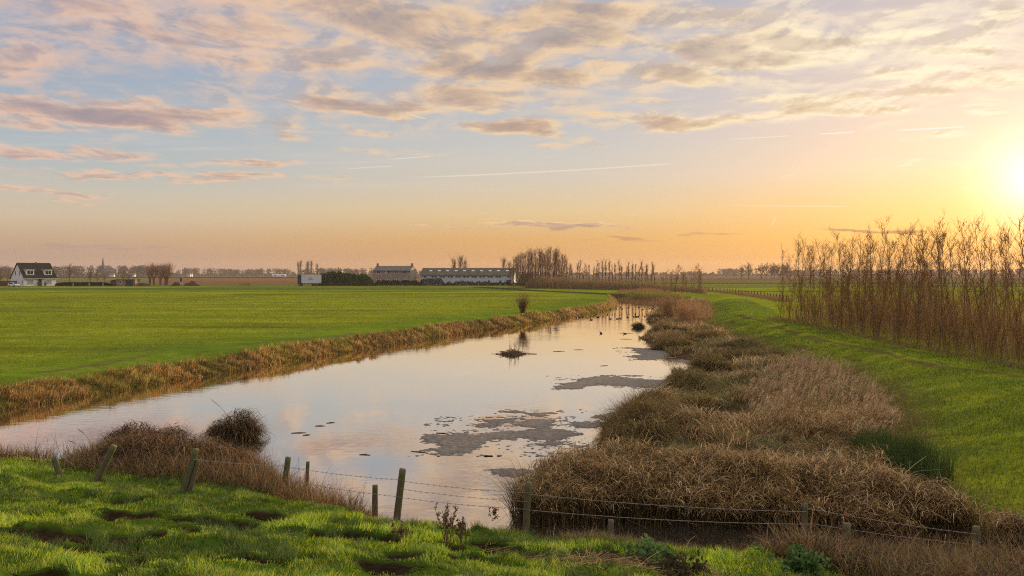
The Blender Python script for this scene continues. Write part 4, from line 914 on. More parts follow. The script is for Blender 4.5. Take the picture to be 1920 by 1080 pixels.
def woods():
    """far woods: thousands of twiggy leaf clumps on low trunks, one mass each"""
    specs = [('far wood of bare trees behind the white house and the church', -60, 330, 1500, 20, 27, 1), ('far wood of bare trees on the left horizon behind the stubble field', 325, 560, 1900, 16, 24, 2),
             ('far wood of bare trees behind the trailer and the conifer hedge', 560, 705, 1500, 16, 23, 3), ('low far wood on the horizon behind the poplar row', 930, 1330, 1700, 8, 13, 4), ('low dark far wood on the horizon behind the plantation', 1320, 2200, 1500, 13, 20, 5),
             ('low far wood on the horizon behind brick house and barn', 690, 960, 1900, 12, 18, 6)]
    for lb, a, b, d, h0, h1, seed in specs:
        rg = np.random.default_rng(seed); wx = (b - a) / FOC * d; nt = int(wx / 4.2); cx = px_at((a + b) / 2, d)
        cxs = rg.uniform(-wx / 2, wx / 2, nt); cys = rg.normal(0, 14, nt)
        h0, h1 = h0 * .86, h1 * .88; env = fbm(cxs, cxs * 0, 70, seed) * .8 + .2 * rg.uniform(0, 1, nt)
        hh = h0 + (h1 - h0) * (env * 1.5 - .25).clip(0, 1); hh = hh * sstep(0, wx * .03 + 6, wx / 2 - np.abs(cxs)).clip(.35, 1)
        t = Tubes(); nn = 85; P = np.repeat(np.stack([cxs, cys, hh * .6], 1), nn, 0); rr = np.repeat(hh * .42, nn)
        q = rg.normal(size=(nt * nn, 3)); q /= np.linalg.norm(q, axis=1)[:, None]; q *= (rg.uniform(0, 1, (nt * nn, 1)) ** .45)
        P = P + q * np.stack([rr * .85, rr * .85, rr], 1); t.cards(P, 1.5, rg)
        for k in range(nt): t.tube([(cxs[k], cys[k], -.5), (cxs[k], cys[k], hh[k] * .5), (cxs[k], cys[k], hh[k] * .9)], .35, .1, 4)
        n2 = int(wx * 5); P2 = np.stack([rg.uniform(-wx / 2, wx / 2, n2), rg.normal(0, 12, n2), rg.uniform(0, h0 * .45, n2)], 1); t.cards(P2, 2.2, rg)
        o = t.build('distant_wood', M['wood_far'], smooth=False); o.location = (cx, d, .9); tag(o, lb, 'woodland', kind='stuff')
    fp = Kind([make_tree('poplar_tree', upright(trng, 27, 2.1, 70, .4, .08, (70, 84), .09, 5), M['wood_far'], M['wood_far']) for _ in range(2)])
    for i, (px, s) in enumerate([(560, .95), (563, 1.05), (575, .96), (578, 1.0), (583.5, 1.02), (595, .86)]):
        fp.put(i, px_at(px, 1480), 1480, 1, i, (s, s, s), ['leftmost far columnar poplar over the left end of the trailer', 'taller of the two far poplars over the left end of the trailer', 'far columnar poplar left of the middle pair above the trailer', 'far columnar poplar in the middle above the trailer', 'far columnar poplar above the right end of the trailer', 'lone far columnar poplar above the left end of the conifer hedge'][i], 'tree', 'far columnar poplars')
woods()
for k in KINDS_MADE: k.done()
# ---------------------------------------------------------------- building blocks
class MB:
    def __init__(s): s.V, s.F = [], []
    def box(s, x0, y0, z0, x1, y1, z1):
        b = len(s.V); s.V += [(x0, y0, z0), (x1, y0, z0), (x1, y1, z0), (x0, y1, z0), (x0, y0, z1), (x1, y0, z1), (x1, y1, z1), (x0, y1, z1)]
        s.F += [tuple(b + i for i in f) for f in ((3, 2, 1, 0), (4, 5, 6, 7), (0, 1, 5, 4), (1, 2, 6, 5), (2, 3, 7, 6), (3, 0, 4, 7))]; return s
    def prism(s, prof, a, b, axis='x'):
        """profile of (u, z) points swept along x (u = y) or along y (u = x)"""
        n = len(prof); o = len(s.V)
        for t in (a, b): s.V += [(t, u, z) if axis == 'x' else (u, t, z) for u, z in prof]
        s.F += [tuple(o + i for i in range(n)), tuple(o + n + i for i in reversed(range(n)))]
        s.F += [(o + i, o + n + i, o + n + (i + 1) % n, o + (i + 1) % n) for i in range(n)]; return s
    def cyl(s, p, q, r0, r1, k=10):
        p, q = Vector(p), Vector(q); d = (q - p).normalized(); a = d.orthogonal().normalized(); b = d.cross(a); o = len(s.V)
        for c, r in ((p, r0), (q, r1)): s.V += [tuple(c + (a * math.cos(6.28318 * i / k) + b * math.sin(6.28318 * i / k)) * r) for i in range(k)]
        s.F += [(o + i, o + (i + 1) % k, o + k + (i + 1) % k, o + k + i) for i in range(k)] + [tuple(o + i for i in reversed(range(k))), tuple(o + k + i for i in range(k))]; return s
    def build(s, name, mat, parent=None, bevel=0.0):
        me = bpy.data.meshes.new(name); me.from_pydata(s.V, [], s.F); me.update(); me.materials.append(mat)
        import bmesh
        bm = bmesh.new(); bm.from_mesh(me); bmesh.ops.recalc_face_normals(bm, faces=bm.faces)
        if bevel: bmesh.ops.bevel(bm, geom=bm.edges[:], offset=bevel, segments=2, affect='EDGES', profile=.6)
        bm.to_mesh(me); bm.free()
        o = bpy.data.objects.new(name, me); COL.objects.link(o)
        if parent: o.parent = parent
        return o
def brick_mat(name, c1, c2, mortar, scale=1.0):
    m, t = new_mat(name); co = t.n('ShaderNodeTexCoord').outputs['Object']; s = t.n('ShaderNodeSeparateXYZ'); t.l(co, s.inputs[0])
    v = t.n('ShaderNodeCombineXYZ'); t.l(t.m('ADD', s.outputs[0], s.outputs[1]), v.inputs[0]); t.l(s.outputs[2], v.inputs[1])
    b = t.n('ShaderNodeTexBrick'); t.l(v.outputs[0], b.inputs['Vector']); b.inputs['Scale'].default_value = 1.0
    for i, c in (('Color1', c1), ('Color2', c2), ('Mortar', mortar)): b.inputs[i].default_value = c + (1,)
    b.inputs['Brick Width'].default_value = .44 * scale; b.inputs['Row Height'].default_value = .14 * scale; b.inputs['Mortar Size'].default_value = .016
    k = t.rng(t.noise(co, .6, 5, .6), .3, .7, .8, 1.2, 'LINEAR'); p = t.n('ShaderNodeBsdfPrincipled'); t.l(t.v('SCALE', b.outputs[0], scale=k), p.inputs['Base Color']); p.inputs['Roughness'].default_value = .85
    t.l(p.outputs[0], t.n('ShaderNodeOutputMaterial').inputs[0]); return m
M['white_wall'] = solid('white_render', (.74, .74, .76), .8, .08, .8)
M['blue_wall'] = solid('pale_blue_cladding', (.44, .50, .58), .7, .1, .6, stretch=(1, 1, .2))
M['roof_dark'] = solid('dark_tiles', (.026, .028, .026), .85, .25, 2.5, spec=.1)
M['roof_slate'] = solid('grey_slate', (.105, .10, .095), .7, .2, 2.0)
M['roof_moss'] = solid('mossy_sheet', (.10, .10, .078), .9, .3, .5, spec=.1)
M['brick'] = brick_mat('house_brick', (.30, .22, .185), (.24, .175, .15), (.36, .32, .28))
M['brick_red'] = brick_mat('red_brick', (.26, .12, .08), (.20, .09, .06), (.3, .27, .23))
M['frame'] = solid('white_frames', (.78, .78, .74), .5, .05)
M['glass'] = solid('window_glass', (.035, .035, .036), .2, .2, .3, spec=.25)
M['curtain'] = solid('curtained_glass', (.36, .37, .36), .15, .15, .7, spec=.8)
M['door_green'] = solid('dark_green_door', (.02, .045, .05), .5, .1)
M['door_dark'] = solid('dark_door', (.03, .03, .035), .5, .1)
M['fence_wood'] = solid('brown_planks', (.11, .06, .04), .85, .25, 6, stretch=(1, 1, .1))
M['metal'] = solid('dull_metal', (.25, .25, .26), .5, .1, metal=.6)
M['car_paint'] = solid('silver_white_paint', (.66, .68, .71), .25, .03, spec=.6)
M['rubber'] = solid('rubber', (.02, .02, .02), .8, .1)
M['navy'] = solid('navy_panel', (.018, .035, .075), .5, .1)
M['trailer'] = solid('white_panel', (.58, .61, .67), .45, .06, .5)
M['stone'] = solid('grey_stone', (.10, .09, .09), .85, .15)
M['asphalt'] = solid('asphalt', (.09, .088, .088), .85, .15)
M['soil'] = solid('soil', (.05, .035, .028), .95, .3, 3)
M['sign_blue'] = solid('sign_blue', (.02, .05, .14), .5, .1)

def window(parent, x, z, w, h, y=0, pane='glass', mull=0, name='window', fr=.09, axis='y', side=-1):
    """framed window proud of a wall in the plane y (or x) = const"""
    f, g = MB(), MB(); d = .07 * side
    def bx(mb, a, b, c, e, p, q):
        if axis == 'y': mb.box(a, min(y + p, y + q), c, b, max(y + p, y + q), e)
        else: mb.box(min(y + p, y + q), a, c, max(y + p, y + q), b, e)
    bx(f, x - w / 2, x + w / 2, z, z + fr, .0, d); bx(f, x - w / 2, x + w / 2, z + h - fr, z + h, .0, d)
    bx(f, x - w / 2, x - w / 2 + fr, z + fr, z + h - fr, .0, d); bx(f, x + w / 2 - fr, x + w / 2, z + fr, z + h - fr, .0, d)
    for k in range(mull): c = x - w / 2 + w * (k + 1) / (mull + 1); bx(f, c - fr / 2, c + fr / 2, z + fr, z + h - fr, .0, d)
    o = f.build(name, M['frame'], parent); bx(g, x - w / 2 + fr, x + w / 2 - fr, z + fr, z + h - fr, .003 * side, .03 * side); g.build('pane', M[pane], o); return o
def panel(parent, name, mat, x, z, w, h, y, p0, p1): 
    m = MB(); m.box(x - w / 2, y + p0, z, x + w / 2, y + p1, z + h); return m.build(name, M[mat], parent)

# ---- white house on the left
def white_house():
    x0, y0 = px_at(45, 300), 300.0; W, Dp, EV, RG = 12.0, 9.2, 3.2, 8.6
    r = tag(empty('white_house', (x0, y0, 1.0), R(59)), 'white house with steep dark roof and two dormers on the far left', 'house')
    hD = Dp / 2
    MB().prism([(0, -.4), (Dp, -.4), (Dp, EV), (hD, RG - .12), (0, EV)], 0, W).build('wall', M['white_wall'], r)
    k = (RG - EV) / hD; oh = .45
    roof = MB().prism([(-oh, EV - k * oh + .02), (hD, RG), (Dp + oh, EV - k * oh + .02), (Dp + oh, EV - k * oh + .26), (hD, RG + .26), (-oh, EV - k * oh + .26)], -.3, W + .3).build('roof', M['roof_dark'], r)
    MB().box(W * .55, hD - .28, RG - .1, W * .55 + .6, hD + .28, RG + .55).build('chimney', M['brick_red'], roof)
    MB().box(-.34, -oh - .12, EV - k * oh - .02, W + .34, -oh - .005, EV - k * oh + .14).build('gutter', M['frame'], r)
    for cx in (2.55, 9.3):
        d = MB(); d.box(cx - 1.45, .55, 4.15, cx + 1.45, 3.0, 6.0); dm = d.build('dormer', M['white_wall'], r)
        MB().box(cx - 1.7, .30, 6.003, cx + 1.7, 3.3, 6.22).build('dormer_roof', M['frame'], dm); window(dm, cx, 4.35, 2.35, 1.5, .547, 'glass', 1)
    window(r, 2.3, .55, 2.5, 1.8, -.003, 'curtain'); window(r, 9.3, .65, 2.1, 1.75, -.003, 'curtain', 1)
    dr = panel(r, 'door', 'door_dark', 5.9, 0, 1.25, 2.45, 0, -.09, -.003); MB().cyl((6.35, -.09, 1.1), (6.35, -.16, 1.1), .04, .04, 6).build('handle', M['metal'], dr)
    MB().box(5.0, -.9, 2.55, 6.8, -.003, 2.70).build('porch_roof', M['door_dark'], r)
    for c in (.95, 11.2): MB().box(c - .1, -.22, 2.1, c + .1, -.003, 2.45).build('wall_lamp', M['metal'], r)
    window(r, 3.1, 4.0, .8, 1.7, -.003, 'glass', 0, axis='x'); window(r, 5.9, 4.0, .8, 1.7, -.003, 'glass', 0, axis='x'); window(r, 1.2, .6, .7, 1.9, -.003, 'glass', 0, axis='x')
    for c in (4.6, 7.2):
        s = MB(); s.box(c - .25, -1.5, 0, c + .25, -1.0, .55); o = s.build('plant_tub', M['stone'])
        q = Tubes(); q.cards(RNG.normal(0, .28, (160, 3)) * [1, 1, 1.2] + [c, -1.25, 1.0], .14, RNG); o2 = q.build('foliage', M['conifer'], o)
        o.matrix_world = r.matrix_basis.copy(); tag(o, 'clipped shrub in a tub left of the white house door' if c < 5 else 'clipped shrub in a tub right of the white house door', 'potted plant')
white_house()
def car(px, py, label, rz):
    x, y = at(px, py, 1.0); r = tag(empty('parked_car', (x, y, 1.0), rz), label, 'car')
    b = MB().prism([(-2.1, .35), (2.1, .35), (2.15, .75), (2.0, .95), (1.2, 1.02), (.6, 1.48), (-1.5, 1.52), (-2.05, 1.05), (-2.15, .7)], -.85, .85, 'y'); b.build('body', M['car_paint'], r, .05)
    for s in (-1, 1): MB().prism([(.95, 1.06), (.52, 1.40), (-1.35, 1.44), (-1.7, 1.06)], s * .853, s * .862, 'y').build('side_window', M['glass'], r)
    for wx in (-1.3, 1.35):
        for s in (-1, 1): w = MB().cyl((wx, s * .70, .33), (wx, s * .88, .33), .33, .33, 14).build('wheel', M['rubber'], r); MB().cyl((wx, s * .881, .33), (wx, s * .892, .33), .2, .2, 10).build('rim', M['metal'], w)
    for s in (-.6, .6): MB().box(2.10, s - .18, .66, 2.17, s + .18, .82).build('headlight', M['frame'], r)
    MB().prism([(1.18, 1.045), (.63, 1.46), (.66, 1.48), (1.21, 1.065)], -.7, .7, 'y').build('windscreen', M['glass'], r)
car(26, 538, 'silver white car parked beside the gable of the white house', R(-25))
def wood_fence():
    a = at(-30, 536.5, 1.0); b = at(20, 536.5, 1.0); r = tag(empty('wooden_fence', (a[0], 300, 1.0), R(4)), 'tall brown plank fence left of the silver car', 'fence'); L = 11.0
    m = MB(); n = 50
    for i in range(n): m.box(i * L / n, -.015, 0.0, (i + .93) * L / n, .015, 1.9 + .04 * math.sin(i * 7))
    m.build('plank_panel', M['fence_wood'], r)
    for i in range(6): MB().box(i * L / 5 - .06, .02, -.2, i * L / 5 + .06, .14, 2.05).build('post', M['fence_wood'], r)
wood_fence()
def leafy(name, a, b, d, tall, deep, n, mat, label, cat, size=.13, z=1.0, rag=.15, seed=3, rz=0.0):
    """hedge or shrub row: leaf-sized faces through the whole volume, on short stems"""
    rg = np.random.default_rng(seed); x0, x1 = px_at(a, d), px_at(b, d); L = x1 - x0; t = Tubes()
    u = rg.uniform(0, L, n); w = rg.normal(0, deep * .30, n); top = tall * (1 - rag + 2 * rag * fbm(u, u * 0, max(.9, tall * .5), seed)) * (1 - .5 * (np.abs(u / L - .5) * 2) ** 8)
    v = rg.uniform(0.0, 1, n) ** .75 * top * (1 - .35 * (w / deep / .6) ** 2).clip(.4, 1); t.cards(np.stack([u, w, v], 1), size, rg)
    for k in range(int(L / 1.2) + 1): t.tube([(k * 1.2, 0, -.1), (k * 1.2, 0, tall * .4), (k * 1.2, .05, tall * .7)], .05, .02, 4)
    o = t.build(name, M[mat], smooth=False); o.location = (x0, d, z); o.rotation_euler = (0, 0, rz); return tag(o, label, cat)
M['hedge_dark'] = veg_mat('hedge_dark', .2, fixed=(.035, .055, .025)); M['shrub_brown'] = veg_mat('shrub_brown', .25, fixed=(.07, .06, .035))
leafy('garden_hedge', 104, 209, 303, 1.45, 1.2, 9000, 'hedge_dark', 'long dark clipped hedge between the white house and the brick shed', 'hedge', .14, rag=.04)
leafy('conifer_hedge', 586, 699, 312, 4.9, 3.2, 15000, 'conifer', 'tall dark green conifer hedge between the trailer and the brick house', 'hedge', .30, rag=.38, seed=5)
leafy('shrub_row', 590, 705, 306, 1.2, 1.6, 3500, 'shrub_brown', 'low scrub at the foot of the conifer hedge', 'shrubs', .16, rag=.3, seed=6)
leafy('shrub_row', 699, 790, 312, 2.0, 2.0, 7000, 'hedge_dark', 'dark shrubs along the foot of the brick house', 'shrubs', .17, rag=.3, seed=7)
leafy('shrub_row', 788, 832, 312, 3.0, 1.6, 3200, 'hedge_dark', 'dark hedge before the left end of the long barn', 'shrubs', .17, rag=.12, seed=8)
leafy('shrub_row', 830, 992, 312, 1.6, 1.8, 9000, 'hedge_dark', 'uneven dark garden shrubs before the long barn', 'shrubs', .16, rag=.55, seed=9)
leafy('dark_evergreen', 974, 1000, 300, 4.6, 4.0, 3600, 'conifer', 'dark evergreen shrub between the barn end and the poplar grove', 'shrub', .28, rag=.2, seed=10)
for i, px in enumerate((137, 167, 193)): 
    m = MB().box(-.07, -.07, -.1, .07, .07, 1.15); m.prism([(-.07, 1.15), (.07, 1.15), (0, 1.25)], -.07, .07); o = m.build('marker_post', M['frame']); o.location = (px_at(px, 301), 301, 1.0)
    tag(o, ['left', 'middle', 'right'][i] + 'most small white post before the dark garden hedge' if i != 1 else 'middle of the three small white posts before the dark garden hedge', 'post', 'white posts before the hedge')
def shed():
    r = tag(empty('brick_shed', (px_at(218, 303), 303, 1.0), 0), 'flat roofed red brick shed with dark green double door', 'shed'); W = 7.2
    MB().box(0, 0, -.1, W, 4, 2.35).build('wall', M['brick_red'], r); MB().box(-.15, -.2, 2.353, W + .15, 4.2, 2.55).build('roof', M['roof_slate'], r)
    d = panel(r, 'door', 'door_green', 5.0, 0, 2.9, 2.2, 0, -.07, -.003); MB().box(4.97, -.12, 1.0, 5.03, -.073, 1.2).build('handle', M['metal'], d)
    window(r, 1.6, .9, 1.0, 1.0, -.003, 'glass')
    r2 = tag(empty('garden_shed', (px_at(207, 306), 306, 1.0), 0), 'small dark timber shed with pitched roof joining the brick shed', 'shed')
    MB().prism([(0, -.1), (2.4, -.1), (2.4, 1.7), (1.2, 2.2), (0, 1.7)], 0, 2.0, 'y').build('wall', M['fence_wood'], r2); MB().prism([(-.2, 1.64), (1.2, 2.22), (2.6, 1.64), (2.6, 1.76), (1.2, 2.36), (-.2, 1.76)], -.2, 2.2, 'y').build('roof', M['roof_dark'], r2)
shed()
def sign(px, py, d):
    r = tag(empty('road_sign', (px_at(px, d), d, 1.0), R(5)), 'dark blue road sign on two white posts near the dirt heaps', 'sign')
    MB().box(-.42, -.03, 1.55, .42, .03, 3.05).build('sign_panel', M['sign_blue'], r)
    MB().box(-.46, .035, 1.5, .46, .05, 3.1).build('sign_border', M['frame'], r)
    for s in (-.36, .36): MB().cyl((s, .1, -.1), (s, .1, 3.0), .06, .06, 8).build('post', M['frame'], r)
sign(339.5, 536, 304)
def heap(px, wpx, hpx, label):
    d = 306; rg = np.random.default_rng(int(px)); n = 26; w = wpx / FOC * d; hh = hpx / FOC * d
    gx, gy = np.meshgrid(np.linspace(-1, 1, n), np.linspace(-1, 1, n)); z = np.maximum(0, 1 - np.sqrt(gx ** 2 + gy ** 2)) ** .7 * (.6 + .8 * fbm(gx * 3, gy * 3, 1.0, int(px))) * hh - .05
    V = np.stack([gx * w / 2, gy * w * .3, z], -1).reshape(-1, 3); i = np.arange(n - 1)[:, None] * n + np.arange(n - 1)[None]; Q = np.stack([i, i + 1, i + n + 1, i + n], -1).reshape(-1, 4)
    o = mesh_np('soil_heap', V, Q, None, M['soil'], smooth=True); o.location = (px_at(px, d), d, 1.0); tag(o, label, 'soil heap')
heap(360, 34, 9, 'long dark soil heap right of the road sign'); heap(331, 22, 8, 'brown soil heap just left of the road sign'); heap(268, 30, 7, 'low brown soil heap at the foot of the leftmost pollard willow')
# ---- trailer
def trailer():
    d = 305.0; x0 = px_at(558, d); r = tag(empty('box_trailer', (x0, d, 1.0), R(-2)), 'white box trailer with a dark blue end beside the conifer hedge', 'trailer')
    MB().box(1.45, 0, 1.0, 8.5, 2.5, 4.2).build('cargo_box', M['trailer'], r, .03); MB().box(0, 0, .9, 1.44, 2.5, 4.25).build('end_panel', M['navy'], r, .03)
    MB().box(-.2, .2, .62, 8.4, 2.3, .895).build('chassis', M['rubber'], r)
    for wx in (.8, 6.4, 7.5):
        for y in (.12, 2.05): w = MB().cyl((wx, y, .48), (wx, y + .3, .48), .48, .48, 14).build('wheel', M['rubber'], r); MB().cyl((wx, y - .012, .48), (wx, y - .002, .48), .24, .24, 10).build('rim', M['metal'], w)
    e = MB(); prev = None; pts = []
    for k in range(15): pts.append((4.0 + k * .15, 2.55 + .35 * math.sin(k * 1.1) * math.exp(-((k - 7) / 5) ** 2) + .05 * math.sin(k * 2.7)))
    for (a, b), (c, f) in zip(pts, pts[1:]): e.cyl((a, -.012, b), (c, -.012, f), .035, .035, 5)
    for k in range(12): e.cyl((4.9 + .45 * math.cos(k * .52), -.012, 2.75 + .4 * math.sin(k * .52)), (4.9 + .45 * math.cos(k * .52 + .52), -.012, 2.75 + .4 * math.sin(k * .52 + .52)), .03, .03, 5)
    e.build('emblem', M['navy'], r)
trailer()
# ---- brick house
def brick_house():
    d = 326.0; r = tag(empty('brick_house', (px_at(700, d), d, 1.0), R(-11)), 'brown brick double house with grey roof and a chimney at each end', 'house'); W, Dp, EV, RG = 15.9, 7.6, 6.0, 7.7; hD = Dp / 2
    MB().prism([(0, -.3), (Dp, -.3), (Dp, EV), (hD, RG - .1), (0, EV)], 0, W).build('wall', M['brick'], r); k = (RG - EV) / hD; oh = .4
    rf = MB().prism([(-oh, EV - k * oh + .02), (hD, RG), (Dp + oh, EV - k * oh + .02), (Dp + oh, EV - k * oh + .22), (hD, RG + .22), (-oh, EV - k * oh + .22)], -.12, W + .12).build('roof', M['roof_slate'], r)
    for c in (.15, W - .95): MB().box(c, hD - .42, RG - .6, c + .8, hD + .42, RG + 1.25).build('chimney', M['brick_red'], rf)
    MB().box(-.15, -oh - .13, EV - k * oh - .02, W + .15, -oh - .005, EV - k * oh + .12).build('gutter', M['metal'], r)
    for i, c in enumerate((2.3, 6.2, 9.9, 13.6)): window(r, c, 4.75, 1.9, 1.1, -.003, 'glass', 1)
    for c in (2.3, 6.2, 9.9, 13.6): window(r, c, 1.0, 1.9, 1.4, -.003, 'glass', 1)
    window(r, 5.35 + .3, 4.86, .62, .85, -.075, 'curtain', 0)
    window(r, 3.8, 4.2, 1.0, 1.2, W + .003, 'glass', 0, axis='x', side=1)
brick_house()
def barn():
    d = 328.0; r = tag(empty('long_barn', (px_at(788, d), d, 1.0), R(-7)), 'long pale blue barn with dark roof, skylights and a window band', 'barn'); W, Dp, EV, RG = 38.6, 11.0, 4.2, 6.9; hD = Dp / 2
    MB().prism([(0, -.3), (Dp, -.3), (Dp, EV), (hD, RG - .1), (0, EV)], 0, W).build('wall', M['blue_wall'], r); k = (RG - EV) / hD; oh = .5
    rf = MB().prism([(-oh, EV - k * oh + .02), (hD, RG), (Dp + oh, EV - k * oh + .02), (Dp + oh, EV - k * oh + .2), (hD, RG + .2), (-oh, EV - k * oh + .2)], -.2, W + .25).build('roof', M['roof_moss'], r)
    for i in range(10):
        c = 3.2 + i * 3.55; m = MB(); ya, yb = 2.6, 3.4; za, zb = EV + k * ya + .22, EV + k * yb + .22
        m.V += [(c, ya, za), (c + 1.15, ya, za), (c + 1.15, yb, zb), (c, yb, zb), (c, ya, za + .06), (c + 1.15, ya, za + .06), (c + 1.15, yb, zb + .06), (c, yb, zb + .06)]
        m.F += [(3, 2, 1, 0), (4, 5, 6, 7), (0, 1, 5, 4), (1, 2, 6, 5), (2, 3, 7, 6), (3, 0, 4, 7)]; m.build('skylight', M['trailer'], rf)
    for c in (2.0, 5.9, 9.2, 12.6, 15.9, 19.2, 22.5, 25.8, 29.1, 32.4, 36.6): window(r, c, 2.95, 2.6 if 3 < c < 35 else 1.5, .85, -.003, 'glass', 1 if 3 < c < 35 else 0, fr=.11)
    panel(r, 'door', 'door_dark', 36.7, 0, 1.9, 2.2, 0, -.08, -.003); window(r, 28.6, 1.0, 1.0, 1.1, -.003, 'glass')
    MB().prism([(-.02, EV - .1), (hD, RG - .25), (Dp + .02, EV - .1), (Dp + .02, EV + .1), (hD, RG - .05), (-.02, EV + .1)], W + .02, W + .08).build('barge_board', M['frame'], r)
barn()
def tunnel():
    d = 318.0; r = tag(empty('white_shelter', (px_at(969, d), d, 1.0), R(-8)), 'white rounded shelter beside the right end of the long barn', 'shelter')
    pr = [(4.0 * math.cos(a) * .5 + 2.0, 1.5 * math.sin(a) + .9) for a in np.linspace(math.pi, 0, 13)]; pr = [(0, 0)] + pr + [(4, 0)]
    pi = [(2 + (u - 2) * .95, z * .96) for u, z in pr]
    MB().prism(pr + pi[::-1], 0, 4.5, 'y').build('cover', M['trailer'], r); MB().prism(pi, .4, .45, 'y').build('door', M['door_dark'], r)
tunnel()
def church():
    d = 1480.0; r = tag(empty('church_tower', (px_at(193, d), d, 1.0), R(12)), 'slender church spire rising over the trees on the left horizon', 'church tower')
    MB().box(-3, -3, 0, 3, 3, 19).build('tower', M['stone'], r); m = MB(); m.cyl((0, 0, 19.01), (0, 0, 23), 3.6, 2.0, 8); m.cyl((0, 0, 23.01), (0, 0, 36), 2.0, .25, 8); m.build('spire', M['stone'], r)
    for s in (-1, 1): MB().box(s * 1.3 - .5, -3.06, 13, s * 1.3 + .5, -3.003, 16).build('belfry_opening', M['door_dark'], r)
    MB().box(3.005, -5, 0, 22, 5, 9).prism([(-5.4, 9.005), (5.4, 9.005), (0, 15)], 3.005, 22).build('nave', M['stone'], r)
church()
def far_house(px, d, w, h, label, name='far_house', cat='house', roof=True):
    r = tag(empty(name, (px_at(px, d), d, 1.0), R(8)), label, cat); MB().box(-w / 2, 0, 0, w / 2, 7, h).build('wall', M['white_wall'], r)
    MB().prism([(-.4, h + .005), (7.4, h + .005), (3.5, h + (3.5 if roof else .8))], -w / 2 - .3, w / 2 + .3).build('roof', M['roof_slate'] if roof else M['trailer'], r)
    for c in (-w * .28, w * .28): window(r, c, h * .35, w * .2, h * .4, -.003, 'glass')
far_house(354, 1350, 4.6, 4.0, 'tiny white far house left on the horizon right of the pollard willows'); far_house(357.5, 1360, 4.0, 4.0, 'second tiny white far house close beside the first on the left horizon')
far_house(209, 1350, 7, 3.0, 'far white house on the horizon behind the garden hedge'); far_house(523, 1350, 22, 3.6, 'long low white greenhouse on the far left horizon', 'far_greenhouse', 'greenhouse', False)
far_house(250, 1340, 3.5, 3.4, 'far white cottage on the horizon left of the pollard willows')
# ---- road by the house, strip along the far side of the meadow
def road():
    pts = [(-420, 291.5), (-60, 293.5), (-20, 288)]; V, Q = [], []; n = 60
    for i in range(n + 1):
        u = i / n; x = -420 + 430 * u; y = 293 + 4 * math.sin(u * 2.2) - 9 * max(0, u - .75); V += [(x, y - 1.7, 1.09), (x, y + 1.7, 1.09)]
        if i: b = 2 * i; Q.append((b - 2, b, b + 1, b - 1))
    tag(mesh_np('road', V, Q, None, M['asphalt']), 'narrow grey road before the white house', 'road', kind='structure')
road()
# ---------------------------------------------------------------- fence at the near bank
def post_mat():
    m, t = new_mat('weathered_post'); co = t.n('ShaderNodeTexCoord').outputs['Object']; s = t.n('ShaderNodeSeparateXYZ'); t.l(co, s.inputs[0])
    f = t.noise(t.v('MULTIPLY', co, (30, 30, 4)), 1.0, 6, .65); g = t.noise(co, 6, 4, .6)
    c = t.ramp(f, [(.3, (.05, .04, .028)), (.55, (.13, .105, .07)), (.75, (.22, .185, .13))])
    c = t.mix(t.rng(g, .42, .62), c, (.085, .11, .025)); p = t.n('ShaderNodeBsdfPrincipled'); t.l(c, p.inputs['Base Color']); p.inputs['Roughness'].default_value = .9
    b = t.n('ShaderNodeBump'); b.inputs['Strength'].default_value = .7; b.inputs['Distance'].default_value = .01; t.l(f, b.inputs['Height']); t.l(b.outputs[0], p.inputs['Normal'])
    t.l(p.outputs[0], t.n('ShaderNodeOutputMaterial').inputs[0]); return m
M['post'] = post_mat()
M['wire'] = solid('fence_wire', (.30, .28, .26), .5, .2, 8, metal=.3)
POSTS = [ # foot px, top px, thickness, label
    ((113, 893), (100, 857), .075, 'short broken post leaning left among the sedge at the far left'), ((181, 902), (213, 836), .085, 'mossy post leaning strongly right at the left end of the fence'),
    ((343, 922), (367, 842), .075, 'tall mossy post leaning right, the thicker of a close pair'), ((356, 922), (371, 862), .06, 'thin pale post leaning against the thicker mossy one'),
    ((531, 930), (540, 858), .075, 'upright mossy post right of the broad reed clump'), ((575, 912), (577, 866), .05, 'thin post standing in the sedge right of the upright mossy post'),
    ((703, 962), (703, 910), .07, 'short upright mossy post left of the tall dark post'), ((744, 972), (755, 880), .082, 'tall dark post in front of open water'),
    ((986, 994), (991, 905), .075, 'green mossy post at the left end of the tall reeds'), ((1144, 1010), (1146, 975), .07, 'low dark post stump in the straw before the ditch'), ((1508, 1012), (1510, 944), .062, 'pale brown post in front of the tall reeds on the right'),
    ((1587, 1056), (1588, 982), .085, 'rounded grey post at the bottom right'), ((1832, 1046), (1831, 988), .075, 'mossy post at the far right of the fence')]
